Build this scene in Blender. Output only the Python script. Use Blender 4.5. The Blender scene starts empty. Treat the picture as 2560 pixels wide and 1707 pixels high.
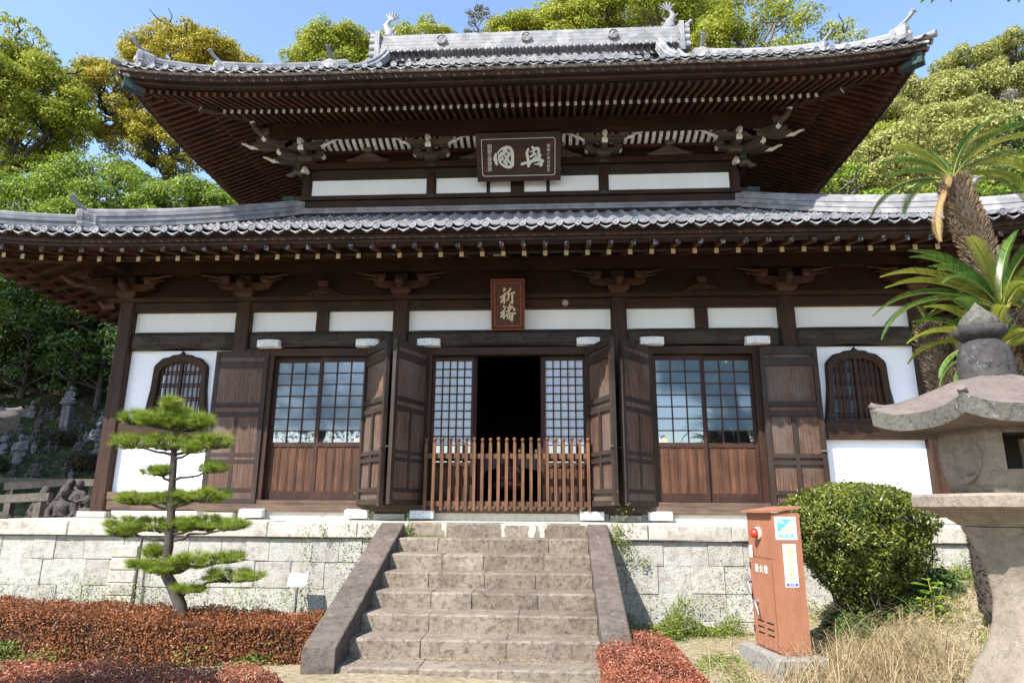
import bpy, math, random
import numpy as np
from mathutils import Vector, Matrix
random.seed(7); RNG = np.random.default_rng(7)
PI = math.pi
S = bpy.context.scene
COL = S.collection
# ------------------------------------------------------------------ camera
cd = bpy.data.cameras.new('camera'); cam = bpy.data.objects.new('camera', cd); COL.objects.link(cam)
S.camera = cam
F_PX = 1680.38; CAM = Vector((0.6935, -10.7141, 0.1508)); YAW, PITCH, ROLL = -0.0598122, 0.2438282, 0.0070273
cy, sy, cp, sp = math.cos(YAW), math.sin(YAW), math.cos(PITCH), math.sin(PITCH)
fw = Vector((sy*cp, cy*cp, sp)); rt = Vector((cy, -sy, 0)); up = rt.cross(fw)
r2 = math.cos(ROLL)*rt + math.sin(ROLL)*up; u2 = -math.sin(ROLL)*rt + math.cos(ROLL)*up
cam.matrix_world = Matrix(((r2.x, u2.x, -fw.x, CAM.x), (r2.y, u2.y, -fw.y, CAM.y), (r2.z, u2.z, -fw.z, CAM.z), (0, 0, 0, 1)))
cd.sensor_width = 36; cd.lens = F_PX/2560*36; cd.clip_start = .05; cd.clip_end = 2000
# ------------------------------------------------------------------ light
SUN_D = Vector((0.77, 1.0, -1.335)).normalized()          # the way the light travels
SUN_EL = math.asin(-SUN_D.z)
w = bpy.data.worlds.new('World'); S.world = w; w.use_nodes = True
nt = w.node_tree; bg = nt.nodes['Background']
sky = nt.nodes.new('ShaderNodeTexSky'); sky.sky_type = 'NISHITA'; sky.sun_disc = False
sky.sun_elevation = SUN_EL; sky.sun_rotation = math.atan2(-SUN_D.x, -SUN_D.y)
sky.air_density = 1.0; sky.dust_density = .4; sky.ozone_density = 1.0
nt.links.new(sky.outputs[0], bg.inputs[0]); bg.inputs[1].default_value = 0.15
ld = bpy.data.lights.new('sun', 'SUN'); ld.energy = 4.2; ld.angle = math.radians(.5); ld.color = (1, .95, .87)
sun = bpy.data.objects.new('sun', ld); COL.objects.link(sun); sun.rotation_euler = SUN_D.to_track_quat('-Z', 'Y').to_euler()
S.view_settings.view_transform = 'Standard'; S.view_settings.look = 'None'; S.view_settings.gamma = 1
S.view_settings.exposure = 1.38
S.render.engine = 'CYCLES'
S.cycles.max_bounces = 8; S.cycles.diffuse_bounces = 4; S.cycles.transparent_max_bounces = 8

# ------------------------------------------------------------------ materials
def lin(c): return tuple((x/12.92 if x <= .04045 else ((x+.055)/1.055)**2.4) for x in c)
class NT:
    def __init__(s, name):
        s.m = bpy.data.materials.new(name); s.m.use_nodes = True; s.t = s.m.node_tree
        s.b = s.t.nodes['Principled BSDF']
    def n(s, typ, **k):
        x = s.t.nodes.new(typ)
        for a, v in k.items(): setattr(x, a, v)
        return x
    def l(s, a, b): s.t.links.new(a, b)
    def pos(s, scale=(1, 1, 1)):
        g = s.n('ShaderNodeNewGeometry'); mp = s.n('ShaderNodeMapping'); s.l(g.outputs['Position'], mp.inputs[0])
        mp.inputs['Scale'].default_value = scale; return mp.outputs[0]
    def noise(s, vec, scale, detail=4, rough=.55, dist=0):
        x = s.n('ShaderNodeTexNoise'); s.l(vec, x.inputs['Vector']); x.inputs['Scale'].default_value = scale
        x.inputs['Detail'].default_value = detail; x.inputs['Roughness'].default_value = rough; x.inputs['Distortion'].default_value = dist
        return x.outputs['Fac']
    def ramp(s, fac, stops):
        x = s.n('ShaderNodeValToRGB'); s.l(fac, x.inputs[0]); e = x.color_ramp.elements
        while len(e) < len(stops): e.new(.5)
        for i, (p, c) in enumerate(stops):
            e[i].position = p; e[i].color = (*c, 1)
        return x.outputs[0]
    def mix(s, fac, a, b, mode='MIX'):
        x = s.n('ShaderNodeMix', data_type='RGBA', blend_type=mode)
        if isinstance(fac, (int, float)): x.inputs[0].default_value = fac
        else: s.l(fac, x.inputs[0])
        for v, i in ((a, 6), (b, 7)):
            if isinstance(v, tuple): x.inputs[i].default_value = (*v, 1)
            else: s.l(v, x.inputs[i])
        return x.outputs[2]
    def island(s):
        g = s.n('ShaderNodeNewGeometry'); return g.outputs['Random Per Island']
    def bump(s, h, strength=.4, dist=.01):
        x = s.n('ShaderNodeBump'); x.inputs['Strength'].default_value = strength; x.inputs['Distance'].default_value = dist
        s.l(h, x.inputs['Height']); s.l(x.outputs[0], s.b.inputs['Normal'])
    def fin(s, col, rough=.7, spec=.3, metal=0):
        if isinstance(col, tuple): s.b.inputs['Base Color'].default_value = (*col, 1)
        else: s.l(col, s.b.inputs['Base Color'])
        s.b.inputs['Roughness'].default_value = rough; s.b.inputs['Specular IOR Level'].default_value = spec
        s.b.inputs['Metallic'].default_value = metal
        return s.m
def plain(name, col, rough=.6, spec=.3, metal=0):
    n = NT(name); return n.fin(col, rough, spec, metal)
def wood(name, dark, light, axis='x', gs=1.0, rough=.6, grey=None, rings=False):
    n = NT(name)
    sc = {'x': (1.2, 22, 22), 'y': (22, 1.2, 22), 'z': (22, 22, 1.2)}[axis]
    v = n.pos(tuple(q*gs for q in sc))
    a = n.noise(v, 1.6, 5, .65, .6)
    if rings:
        wv = n.n('ShaderNodeTexWave', wave_type='RINGS', rings_direction='SPHERICAL'); mpv = n.pos((2.6, 2.6, .55)); n.l(mpv, wv.inputs['Vector'])
        wv.inputs['Scale'].default_value = 3.0; wv.inputs['Distortion'].default_value = 9.0; wv.inputs['Detail'].default_value = 3; wv.inputs['Detail Scale'].default_value = .7
        ma = n.n('ShaderNodeMath', operation='MULTIPLY_ADD'); n.l(wv.outputs['Fac'], ma.inputs[0]); ma.inputs[1].default_value = .16
        mb = n.n('ShaderNodeMath', operation='MULTIPLY'); n.l(a, mb.inputs[0]); mb.inputs[1].default_value = .85; n.l(mb.outputs[0], ma.inputs[2]); a = ma.outputs[0]
    b = n.noise(n.pos(), 2.2, 3)
    c = n.ramp(a, [(.3, dark), (.72, light)])
    c = n.mix(n.ramp(b, [(.35, (0, 0, 0)), (.7, (.55, .55, .55))]), c, tuple(q*.55 for q in dark))
    if grey:
        g = n.noise(n.pos(), 1.1, 5, .7); c = n.mix(n.ramp(g, [(.45, (0, 0, 0)), (.65, (.75, .75, .75))]), c, grey)
    isl = n.island(); c = n.mix(.35, c, n.ramp(isl, [(0, (.35, .35, .35)), (1, (1, 1, 1))]), 'MULTIPLY')
    n.bump(a, .35, .004)
    return n.fin(c, rough, .25)
W_BEAM = wood('wood_beam', (.017, .008, .0045), (.072, .031, .015), 'x')
W_POST = wood('wood_post', (.016, .008, .005), (.085, .036, .018), 'z')
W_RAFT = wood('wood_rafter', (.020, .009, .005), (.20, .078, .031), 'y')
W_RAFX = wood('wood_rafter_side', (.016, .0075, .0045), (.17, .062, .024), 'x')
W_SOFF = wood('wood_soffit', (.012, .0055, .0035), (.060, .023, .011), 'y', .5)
W_DOOR = wood('wood_door', (.018, .011, .008), (.062, .036, .026), 'z', 1, .6, (.055, .045, .040))
W_PANEL = wood('wood_panel', (.040, .016, .011), (.155, .062, .038), 'z', .6, .5, (.12, .085, .068), True)
W_LEAF = wood('wood_leaf_panel', (.045, .024, .017), (.19, .105, .072), 'z', .6, .6, (.16, .125, .105), True)
W_LATT = wood('wood_lattice', (.028, .013, .009), (.075, .032, .020), 'z')
W_FENCE = wood('wood_fence', (.055, .028, .016), (.25, .115, .055), 'z')
W_CARVE = wood('wood_carved', (.020, .014, .011), (.075, .053, .040), 'x', .7)
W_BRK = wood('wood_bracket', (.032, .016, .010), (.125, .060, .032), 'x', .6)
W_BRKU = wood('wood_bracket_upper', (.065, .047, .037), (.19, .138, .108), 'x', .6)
W_SILL = wood('wood_sill', (.07, .045, .033), (.19, .125, .09), 'x', 1, .7)
def paintish(name, col, dirt, k=.55):
    n = NT(name); a = n.noise(n.pos(), 22, 4, .7)
    c = n.mix(n.ramp(a, [(.5, (0, 0, 0)), (k+.12, (1, 1, 1))]), col, dirt); return n.fin(c, .8, .15)
WHITE_TIP = paintish('white_paint_tip', (.86, .84, .78), (.30, .23, .17), .58)
YELL_TIP = paintish('yellow_paint_tip', (.70, .61, .42), (.35, .24, .13), .6)
BLK_TIP = paintish('black_metal_tip', (.035, .035, .04), (.30, .30, .32), .5)
n = NT('white_plaster'); a = n.noise(n.pos(), 1.6, 5, .6); n.bump(n.noise(n.pos(), 60, 2), .06, .002)
b2 = n.noise(n.pos((5, 5, .35)), 2.0, 4, .6); PLASTER = n.fin(n.mix(n.ramp(b2, [(.5, (0, 0, 0)), (.8, (.09, .09, .09))]), n.ramp(a, [(.3, (.78, .80, .85)), (.7, (.84, .86, .90))]), (.50, .47, .42)), .85, .15)
COVER = paintish('white_metal_cover', (.74, .75, .76), (.42, .38, .33), .62)
BRONZE = paintish('green_bronze', (.032, .048, .048), (.07, .115, .108), .5)
def tile_mat(name, c0, c1):
    n = NT(name); a = n.noise(n.pos(), 5, 6, .7); i = n.island()
    c = n.ramp(a, [(.28, c0), (.7, c1)])
    f = n.noise(n.pos(), 40, 3, .7); vo = n.n('ShaderNodeTexVoronoi'); n.l(n.pos((3.9, 4.6, 3)), vo.inputs['Vector']); vo.inputs['Scale'].default_value = 1.0; sp_ = n.n('ShaderNodeSeparateColor'); n.l(vo.outputs['Color'], sp_.inputs[0])
    c = n.mix(.75, c, n.ramp(sp_.outputs[0], [(0, (.55, .55, .57)), (.5, (.85, .85, .86)), (1, (1.15, 1.14, 1.1))]), 'MULTIPLY')
    c = n.mix(n.ramp(n.noise(n.pos(), 1.3, 6, .75), [(.52, (0, 0, 0)), (.72, (.55, .55, .55))]), c, (.15, .145, .135))
    c = n.mix(n.ramp(f, [(.58, (0, 0, 0)), (.72, (.5, .5, .5))]), c, (.13, .13, .14))
    n.bump(f, .15, .003); return n.fin(c, .6, .25)
TILE = tile_mat('roof_tile', (.132, .131, .142), (.265, .263, .277))
TILE2 = tile_mat('ridge_tile', (.175, .174, .186), (.32, .318, .330))
TILE3 = tile_mat('eave_tile', (.16, .161, .180), (.29, .291, .315))
n = NT('worn_board'); a = n.noise(n.pos((3, 3, 12)), 5, 4, .7)
WORN = n.fin(n.ramp(a, [(.4, (.09, .06, .04)), (.55, (.42, .40, .36))]), .8, .2)
def stone(name, c0, c1, spot, spotamt=.6, sc=1.0, bumps=.6, isl=.3, lich=None):
    n = NT(name); v = n.pos()
    a = n.noise(v, 1.3*sc, 6, .65); b = n.noise(v, 9*sc, 6, .7); f = n.noise(v, 45*sc, 5, .7)
    c = n.ramp(a, [(.3, c0), (.7, c1)])
    c = n.mix(n.ramp(b, [(.48, (0, 0, 0)), (.66, (spotamt,)*3)]), c, spot)
    c = n.mix(.45, c, n.ramp(f, [(.3, (.45, .45, .45)), (.65, (1, 1, 1))]), 'MULTIPLY')
    if lich: c = n.mix(n.ramp(n.noise(v, 5.5*sc, 5, .75, .5), [(.60, (0, 0, 0)), (.72, (.7, .7, .7))]), c, lich)
    c = n.mix(isl, c, n.ramp(n.island(), [(0, (.45, .42, .38)), (.5, (.85, .85, .85)), (1, (1, 1, .95))]), 'MULTIPLY')
    h = n.n('ShaderNodeMath', operation='ADD'); n.l(b, h.inputs[0]); n.l(f, h.inputs[1]); n.bump(h.outputs[0], bumps, .012)
    return n.fin(c, .9, .15)
ST_WALL = stone('wall_stone', (.43, .41, .36), (.57, .55, .50), (.24, .205, .175), .6, 1.1, 1.3, .28, (.34, .33, .30))
ST_COP = stone('coping_stone', (.44, .40, .34), (.58, .55, .49), (.24, .20, .17), .7, 1, .7, .3)
ST_STEP = stone('step_stone', (.23, .185, .145), (.40, .34, .275), (.095, .076, .062), .8, 2.2, 1.2, .5, (.42, .41, .38))
ST_STR = stone('stringer_stone', (.115, .092, .078), (.20, .165, .14), (.07, .056, .048), .8, 1.8, 1.0, .3, (.32, .30, .28))
ST_LANT = stone('lantern_stone', (.22, .185, .145), (.34, .29, .235), (.12, .10, .082), .55, 2.2, .6, 0, (.38, .36, .32))
ST_ROOF = stone('lantern_roof_stone', (.15, .12, .105), (.225, .185, .165), (.10, .08, .072), .6, 2.2, .6, 0)
ST_LICH = stone('lichen_stone', (.12, .11, .095), (.20, .19, .165), (.05, .047, .043), .8, 3.5, .8, 0, (.40, .43, .42))
ST_JEW = stone('dark_weathered_stone', (.045, .042, .043), (.10, .093, .092), (.025, .023, .024), .7, 3, .7, 0, (.24, .25, .28))
ST_FIG = stone('figure_stone', (.06, .050, .048), (.125, .108, .10), (.035, .030, .028), .6, 4, .8, 0, (.19, .18, .17))
ST_FIG2 = stone('pale_figure_stone', (.13, .125, .13), (.24, .232, .232), (.065, .06, .06), .65, 4, .6, 0, (.30, .29, .28))
ST_RAIL = stone('rail_stone', (.11, .095, .08), (.20, .175, .15), (.05, .05, .035), .7, 4, .7, 0, (.25, .24, .21))
CONC = stone('concrete', (.25, .24, .225), (.34, .33, .31), (.20, .19, .18), .4, 1.5, .3, 0)
MORTAR = plain('joint_mortar', (.30, .275, .235), .95, .1)
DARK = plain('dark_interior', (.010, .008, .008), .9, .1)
n = NT('window_glass'); n.b.inputs['Specular IOR Level'].default_value = .9
v = n.noise(n.pos(), 1.8, 2); n.bump(v, .02, .02)
n.b.inputs['IOR'].default_value = 1.9; n.b.inputs['Base Color'].default_value = (.09, .14, .19, 1); n.b.inputs['Roughness'].default_value = .06
GLASS = n.m
n = NT('clear_window_glass'); n.b.inputs['Specular IOR Level'].default_value = .9; n.b.inputs['IOR'].default_value = 2.2
v = n.noise(n.pos(), 2.1, 2); n.bump(v, .04, .02)
n.b.inputs['Base Color'].default_value = (.006, .008, .01, 1); n.b.inputs['Roughness'].default_value = .02
GLASSC = n.m
n = NT('paper_pane'); a = n.noise(n.pos(), 3, 3)
PAPER = n.fin(n.ramp(a, [(.3, (.34, .37, .46)), (.7, (.44, .47, .56))]), .25, .6)
def leafmat(name, stops, trans=.35, rough=.5, big=.7):
    n = NT(name); i = n.island(); v = n.pos()
    a = n.noise(v, big, 3, .6); m = n.n('ShaderNodeMath', operation='MULTIPLY_ADD'); n.l(a, m.inputs[0]); m.inputs[1].default_value = .9
    k = n.n('ShaderNodeMath', operation='MULTIPLY_ADD'); n.l(i, k.inputs[0]); k.inputs[1].default_value = .55; k.inputs[2].default_value = -.22
    n.l(k.outputs[0], m.inputs[2])
    c = n.ramp(m.outputs[0], stops)
    n.fin(c, rough, .35)
    tr = n.n('ShaderNodeBsdfTranslucent'); n.l(c, tr.inputs[0]); mx = n.n('ShaderNodeMixShader'); mx.inputs[0].default_value = trans
    out = n.t.nodes['Material Output']; n.l(n.b.outputs[0], mx.inputs[1]); n.l(tr.outputs[0], mx.inputs[2]); n.l(mx.outputs[0], out.inputs[0])
    return n.m
def st3(a, b, c): return [(.1, a), (.45, b), (.85, c)]
LF_YEL = leafmat('leaf_yellow_green', st3((0.13, 0.17, 0.018), (0.28, 0.32, 0.035), (0.48, 0.46, 0.06)), .4)
LF_ORG = leafmat('leaf_ochre', st3((0.16, 0.17, 0.018), (0.34, 0.32, 0.035), (0.56, 0.4, 0.06)))
LF_GRN = leafmat('leaf_fresh_green', st3((0.08, 0.138, 0.017), (0.196, 0.283, 0.032), (0.334, 0.42, 0.058)))
LF_DRK = leafmat('leaf_dark_green', st3((0.022, 0.048, 0.011), (0.053, 0.103, 0.019), (0.125, 0.188, 0.031)), .25)
LF_OLV = leafmat('leaf_olive', st3((0.14, 0.15, 0.035), (0.29, 0.3, 0.075), (0.46, 0.45, 0.15)))
LF_GRY = leafmat('twig_grey', st3((0.208, 0.182, 0.169), (0.351, 0.305, 0.286), (0.442, 0.39, 0.364)), .2)
LF_RED = leafmat('hedge_leaf_red', st3((0.086, 0.028, 0.011), (0.196, 0.067, 0.023), (0.345, 0.132, 0.044)), .25, .45, 3)
LF_PNK = leafmat('hedge_leaf_salmon', st3((0.127, 0.037, 0.023), (0.287, 0.098, 0.055), (0.483, 0.196, 0.115)), .25, .4, 4)
LF_BUSH = leafmat('bush_leaf', st3((0.025, 0.038, 0.009), (0.085, 0.115, 0.018), (0.27, 0.28, 0.05)), .3, .3, 4)
LF_PINE = leafmat('pine_needle', st3((0.07, 0.12, 0.012), (0.18, 0.27, 0.024), (0.4, 0.44, 0.06)), .35, .45, 5)
LF_CYC = leafmat('cycad_leaflet', st3((.022, .075, .018), (.065, .15, .028), (.17, .25, .04)), .35, .25, 1.5)
LF_CYCY = leafmat('cycad_leaflet_yellow', st3((0.13, 0.17, 0.02), (0.27, 0.3, 0.04), (0.4, 0.39, 0.07)), .4, .35, 1.5)
LF_DEAD = leafmat('dead_frond', st3((.20, .125, .045), (.33, .22, .085), (.42, .30, .13)), .3, .6, 2)
LF_DRY = leafmat('dry_grass_blade', st3((.22, .16, .085), (.38, .29, .16), (.50, .41, .25)), .3, .7, 3)
LF_WEED = leafmat('weed_leaf', st3((.05, .085, .014), (.12, .17, .022), (.26, .27, .05)), .3, .5, 3)
BARK = stone('bark', (.065, .052, .042), (.13, .11, .095), (.035, .028, .022), .6, 4, .9, 0)
BARKP = stone('bark_pale', (.14, .12, .10), (.22, .195, .17), (.08, .065, .055), .6, 4, .9, 0)

# ------------------------------------------------------------------ mesh helpers
class MB:
    def __init__(s): s.v = []; s.f = []; s.mi = []; s.sm = []
    def add(s, vs, fs, mi=0, sm=False):
        o = len(s.v); s.v += [tuple(p) for p in vs]
        for f in fs: s.f.append(tuple(i+o for i in f)); s.mi.append(mi); s.sm.append(sm)
    def box(s, x0, x1, y0, y1, z0, z1, mi=0, M=None):
        vs = [(x, y, z) for z in (z0, z1) for y in (y0, y1) for x in (x0, x1)]
        if M is not None: vs = [tuple(M @ Vector(p)) for p in vs]
        s.add(vs, [(0, 2, 3, 1), (4, 5, 7, 6), (0, 1, 5, 4), (2, 6, 7, 3), (0, 4, 6, 2), (1, 3, 7, 5)], mi)
    def bbox(s, x0, x1, y0, y1, z0, z1, b=.012, jit=0, mi=0):      # bevelled, slightly uneven block, front faces -Y
        j = lambda: random.uniform(-jit, jit)
        vs = []
        for (yy, ins) in ((y1, 0), (y0+b, 0), (y0, b)):
            for (x, z) in ((x0+ins, z0+ins), (x1-ins, z0+ins), (x1-ins, z1-ins), (x0+ins, z1-ins)): vs.append((x+j()*.6, yy+(j() if yy < y1 else 0), z+j()*.4))
        fs = [(8, 9, 10, 11), (3, 2, 1, 0)]
        for k in (0, 4):
            for i in range(4): a = k+i; c = k+(i+1) % 4; fs.append((a, c, c+4, a+4))
        s.add(vs, fs, mi)
    def beam(s, a, b, wd, ht, mi=0, tip=None, upv=(0, 0, 1)):       # box from a to b, a/b = centre of bottom edge; tip = material of face at a
        a = Vector(a); b = Vector(b); d = (b-a).normalized(); u = Vector(upv); r = d.cross(u).normalized()*(wd/2); u = Vector((0, 0, ht))
        vs = [a-r, a+r, a+r+u, a-r+u, b-r, b+r, b+r+u, b-r+u]
        s.add(vs, [(0, 1, 5, 4), (1, 2, 6, 5), (2, 3, 7, 6), (3, 0, 4, 7), (4, 5, 6, 7)], mi)
        s.add(vs[:4], [(3, 2, 1, 0)], mi if tip is None else tip)
    def prism(s, poly, y0, y1, mi=0, M=None, cap=True):           # poly in (x,z), extruded along y
        k = len(poly); vs = [(x, y0, z) for x, z in poly]+[(x, y1, z) for x, z in poly]
        if M is not None: vs = [tuple(M @ Vector(p)) for p in vs]
        fs = [(i, (i+1) % k, (i+1) % k+k, i+k) for i in range(k)]
        if cap: fs += [tuple(range(k-1, -1, -1)), tuple(range(k, 2*k))]
        s.add(vs, fs, mi)
    def tube(s, pts, rad, n=8, mi=0, cap=True, sm=True):
        pts = [Vector(p) for p in pts]
        if not isinstance(rad, (list, tuple)): rad = [rad]*len(pts)
        vs = []; prev = None
        for i, p in enumerate(pts):
            d = (pts[min(i+1, len(pts)-1)]-pts[max(i-1, 0)]).normalized()
            ref = prev if prev is not None else (Vector((1, 0, 0)) if abs(d.x) < .8 else Vector((0, 1, 0)))
            a = (ref-d*ref.dot(d)).normalized(); b = d.cross(a); prev = a
            for k in range(n):
                t = 2*PI*k/n; vs.append(p+(a*math.cos(t)+b*math.sin(t))*rad[i])
        fs = [(i*n+k, i*n+(k+1) % n, (i+1)*n+(k+1) % n, (i+1)*n+k) for i in range(len(pts)-1) for k in range(n)]
        s.add(vs, fs, mi, sm)
        if cap:
            m = len(pts)-1; s.add(vs[:n], [tuple(range(n-1, -1, -1))], mi); s.add(vs[m*n:], [tuple(range(n))], mi)
    def lathe(s, prof, n=24, c=(0, 0, 0), mi=0, rf=None, sm=True, cap=True, rot=0):
        vs = []
        for j, (r, z) in enumerate(prof):
            for k in range(n):
                t = 2*PI*k/n+rot; rr = r*(rf(t, j, z) if rf else 1); vs.append((c[0]+rr*math.cos(t), c[1]+rr*math.sin(t), c[2]+z))
        fs = [(i*n+k, i*n+(k+1) % n, (i+1)*n+(k+1) % n, (i+1)*n+k) for i in range(len(prof)-1) for k in range(n)]
        s.add(vs, fs, mi, sm)
        if cap: s.add(vs[:n], [tuple(range(n-1, -1, -1))], mi); s.add(vs[-n:], [tuple(range(n))], mi)
    def sphere(s, c, r, n=12, m=8, mi=0, sc=(1, 1, 1)):
        vs = [(c[0]+r*sc[0]*math.sin(PI*j/m)*math.cos(2*PI*k/n), c[1]+r*sc[1]*math.sin(PI*j/m)*math.sin(2*PI*k/n), c[2]+r*sc[2]*math.cos(PI*j/m)) for j in range(m+1) for k in range(n)]
        s.add(vs, [(j*n+k, (j+1)*n+k, (j+1)*n+(k+1) % n, j*n+(k+1) % n) for j in range(m) for k in range(n)], mi, True)
    def build(s, name, mats, parent=None, smooth=None, loc=None):
        me = bpy.data.meshes.new(name); me.from_pydata(s.v, [], s.f)
        if not isinstance(mats, (list, tuple)): mats = [mats]
        for m in mats: me.materials.append(m)
        me.polygons.foreach_set('material_index', s.mi)
        me.polygons.foreach_set('use_smooth', s.sm if smooth is None else [smooth]*len(s.f))
        me.update(); return link(name, me, parent, loc)
def link(name, me, parent=None, loc=None):
    o = bpy.data.objects.new(name, me); COL.objects.link(o)
    if parent is not None: o.parent = parent
    if loc is not None: o.location = loc
    return o
def npmesh(name, V, Fq, mat, parent=None, smooth=False, loc=None):   # V (n,3), Fq (m,4 or 3)
    me = bpy.data.meshes.new(name); V = np.asarray(V, np.float32); Fq = np.asarray(Fq, np.int32); k = Fq.shape[1]
    me.vertices.add(len(V)); me.vertices.foreach_set('co', V.ravel())
    me.loops.add(Fq.size); me.loops.foreach_set('vertex_index', Fq.ravel())
    me.polygons.add(len(Fq)); me.polygons.foreach_set('loop_start', np.arange(0, Fq.size, k, dtype=np.int32))
    me.polygons.foreach_set('use_smooth', np.full(len(Fq), smooth))
    me.materials.append(mat); me.update(calc_edges=True); return link(name, me, parent, loc)
def tag(o, label=None, cat=None, group=None, kind=None):
    if label: o['label'] = label
    if cat: o['category'] = cat
    if group: o['group'] = group
    if kind: o['kind'] = kind
    return o
def empty(name, loc=(0, 0, 0), rz=0, **k):
    o = bpy.data.objects.new(name, None); COL.objects.link(o); o.location = loc; o.rotation_euler = (0, 0, rz); o.empty_display_size = .1
    return tag(o, **k)
def copy_tree(o, parent=None):
    c = o.copy(); COL.objects.link(c); c.parent = parent
    for ch in list(o.children): copy_tree(ch, c)
    return c
def unit(v): return v/np.maximum(np.linalg.norm(v, axis=1, keepdims=True), 1e-9)
def leaves(P, Nrm, L, Wd, jit=.6, pend=0.):     # rhombic leaves at points P, facing roughly along Nrm
    n_ = len(P); nr = unit(Nrm+RNG.normal(0, jit, (n_, 3)))
    t = RNG.normal(0, 1, (n_, 3)); t[:, 2] -= pend; t = unit(t-nr*(t*nr).sum(1, keepdims=True)); b = np.cross(nr, t)
    l = (L*RNG.uniform(.65, 1.25, n_))[:, None]; wv = (Wd*RNG.uniform(.7, 1.2, n_))[:, None]
    V = np.stack([P-t*l*.5, P+b*wv*.5+nr*wv*.12, P+t*l*.5, P-b*wv*.5+nr*wv*.12], 1).reshape(-1, 3)
    return V, np.arange(4*n_).reshape(-1, 4)
def cloud(clumps, dens, flat=.75, up=.45):
    Ps, Ns = [], []
    for (x, y, z, r) in clumps:
        k = max(8, int(dens*r*r)); d = RNG.normal(0, 1, (k, 3)); d[:, 2] += up; d = unit(d)
        rad = r*(RNG.uniform(.35, 1.0, k)**.5)[:, None]*(1+.12*np.sin(7*d[:, :1]+x)+.12*np.sin(9*d[:, 1:2]+z))
        P = d*rad*np.array([1, 1, flat])+np.array([x, y, z]); Ps.append(P); Ns.append(d+np.array([0, 0, .5]))
    return np.concatenate(Ps), np.concatenate(Ns)

# ------------------------------------------------------------------ ground
def sstep(a, b, x): t = np.clip((x-a)/(b-a), 0, 1); return t*t*(3-2*t)
def hgt(x, y):
    x = np.asarray(x, float); y = np.asarray(y, float)
    yard = -1.32-.02*np.sin(x*1.3)-.02*np.sin(y*1.7+x)-.10*sstep(-4.2, -6.5, y)*1.0
    mound = .75*sstep(3.1, 5.2, x)*sstep(-6.6, -3.2, y)
    yard = yard+mound
    left = 1-sstep(-9.2, -7.4, x); right = sstep(9.5, 13, x)
    back = np.full_like(x, -.35)+.62*np.maximum(0, y-12)
    gl = -.55+.335*np.maximum(0, y-.3)+.25*np.maximum(0, y-10)
    gr = .0+.55*np.maximum(0, y-4)
    rear = back*(1-left)*(1-right)+gl*left+gr*right
    rear = rear+.30*np.maximum(0, y-30)*sstep(0, 20, x)+.25*np.maximum(0, x-25)*sstep(5, 30, y)
    k = sstep(-1.5, -.9, y)
    h = yard*(1-k)+rear*k
    return np.minimum(h, 60)+.05*np.sin(x*.9)*np.sin(y*.7)*k
def axis_pts(lo, hi, dense, step): 
    a = list(np.arange(dense[0], dense[1], step)); d = step; x = dense[1]
    while x < hi: a.append(x); d *= 1.25; x += d
    a.append(hi); d = step; x = dense[0]-step; b = []
    while x > lo: b.append(x); d *= 1.25; x -= d
    b.append(lo); return np.array(b[::-1]+a)
gx = axis_pts(-400, 400, (-14, 12), .3); gy = axis_pts(-300, 400, (-12, 14), .3)
GX, GY = np.meshgrid(gx, gy); GZ = hgt(GX, GY)
V = np.stack([GX, GY, GZ], 2).reshape(-1, 3); nx, ny = len(gx), len(gy)
I = (np.arange(ny-1)[:, None]*nx+np.arange(nx-1)[None]).ravel(); Fq = np.stack([I, I+1, I+nx+1, I+nx], 1)
n = NT('ground_soil'); v = n.pos(); a = n.noise(v, .9, 6, .65); b = n.noise(v, 14, 5, .7); f = n.noise(v, 60, 3, .7)
c = n.ramp(b, [(.3, (.15, .115, .08)), (.55, (.32, .265, .18)), (.75, (.43, .375, .26))])
g = n.ramp(f, [(.3, (.05, .065, .018)), (.7, (.16, .16, .05))])
c = n.mix(n.ramp(a, [(.52, (0, 0, 0)), (.70, (.5, .5, .5))]), c, g)
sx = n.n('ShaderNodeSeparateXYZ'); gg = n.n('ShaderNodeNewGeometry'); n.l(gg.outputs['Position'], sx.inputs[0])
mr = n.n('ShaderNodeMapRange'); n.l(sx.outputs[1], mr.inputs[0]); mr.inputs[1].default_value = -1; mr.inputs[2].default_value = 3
far = n.ramp(b, [(.35, (.018, .018, .010)), (.7, (.05, .05, .025))])  # forest floor behind the terrace; the garden's shade is put into this dark tone
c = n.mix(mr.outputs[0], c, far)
n.bump(f, .6, .03); GROUND = n.fin(c, .95, .1)
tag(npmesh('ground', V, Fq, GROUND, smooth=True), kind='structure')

# ------------------------------------------------------------------ temple hall
hall = empty('temple_hall', label='large two-tiered dark wooden temple hall with silver tiled roofs and white plaster panels', cat='temple')
A1, A2, A3 = 1.80, 4.483, 6.532; WC = .126
# foundation pads, columns
for X in (-A3, -A2, -A1, A1, A2, A3):
    m = MB(); z0 = .03
    c = .025
    poly = [(X-WC+c, -WC), (X+WC-c, -WC), (X+WC, -WC+c), (X+WC, WC-c), (X+WC-c, WC), (X-WC+c, WC), (X-WC, WC-c), (X-WC, -WC+c)]
    vs = [(x, y, .07) for x, y in poly]+[(x, y, 3.52) for x, y in poly]
    m.add(vs, [(i, (i+1) % 8, (i+1) % 8+8, i+8) for i in range(8)]+[tuple(range(8, 16))])
    m.build('column', W_POST, hall)
    m = MB(); m.bbox(X-.24, X+.24, -.24, .24, -.03, .068, .015); m.build('column_base', ST_COP, hall)
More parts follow.
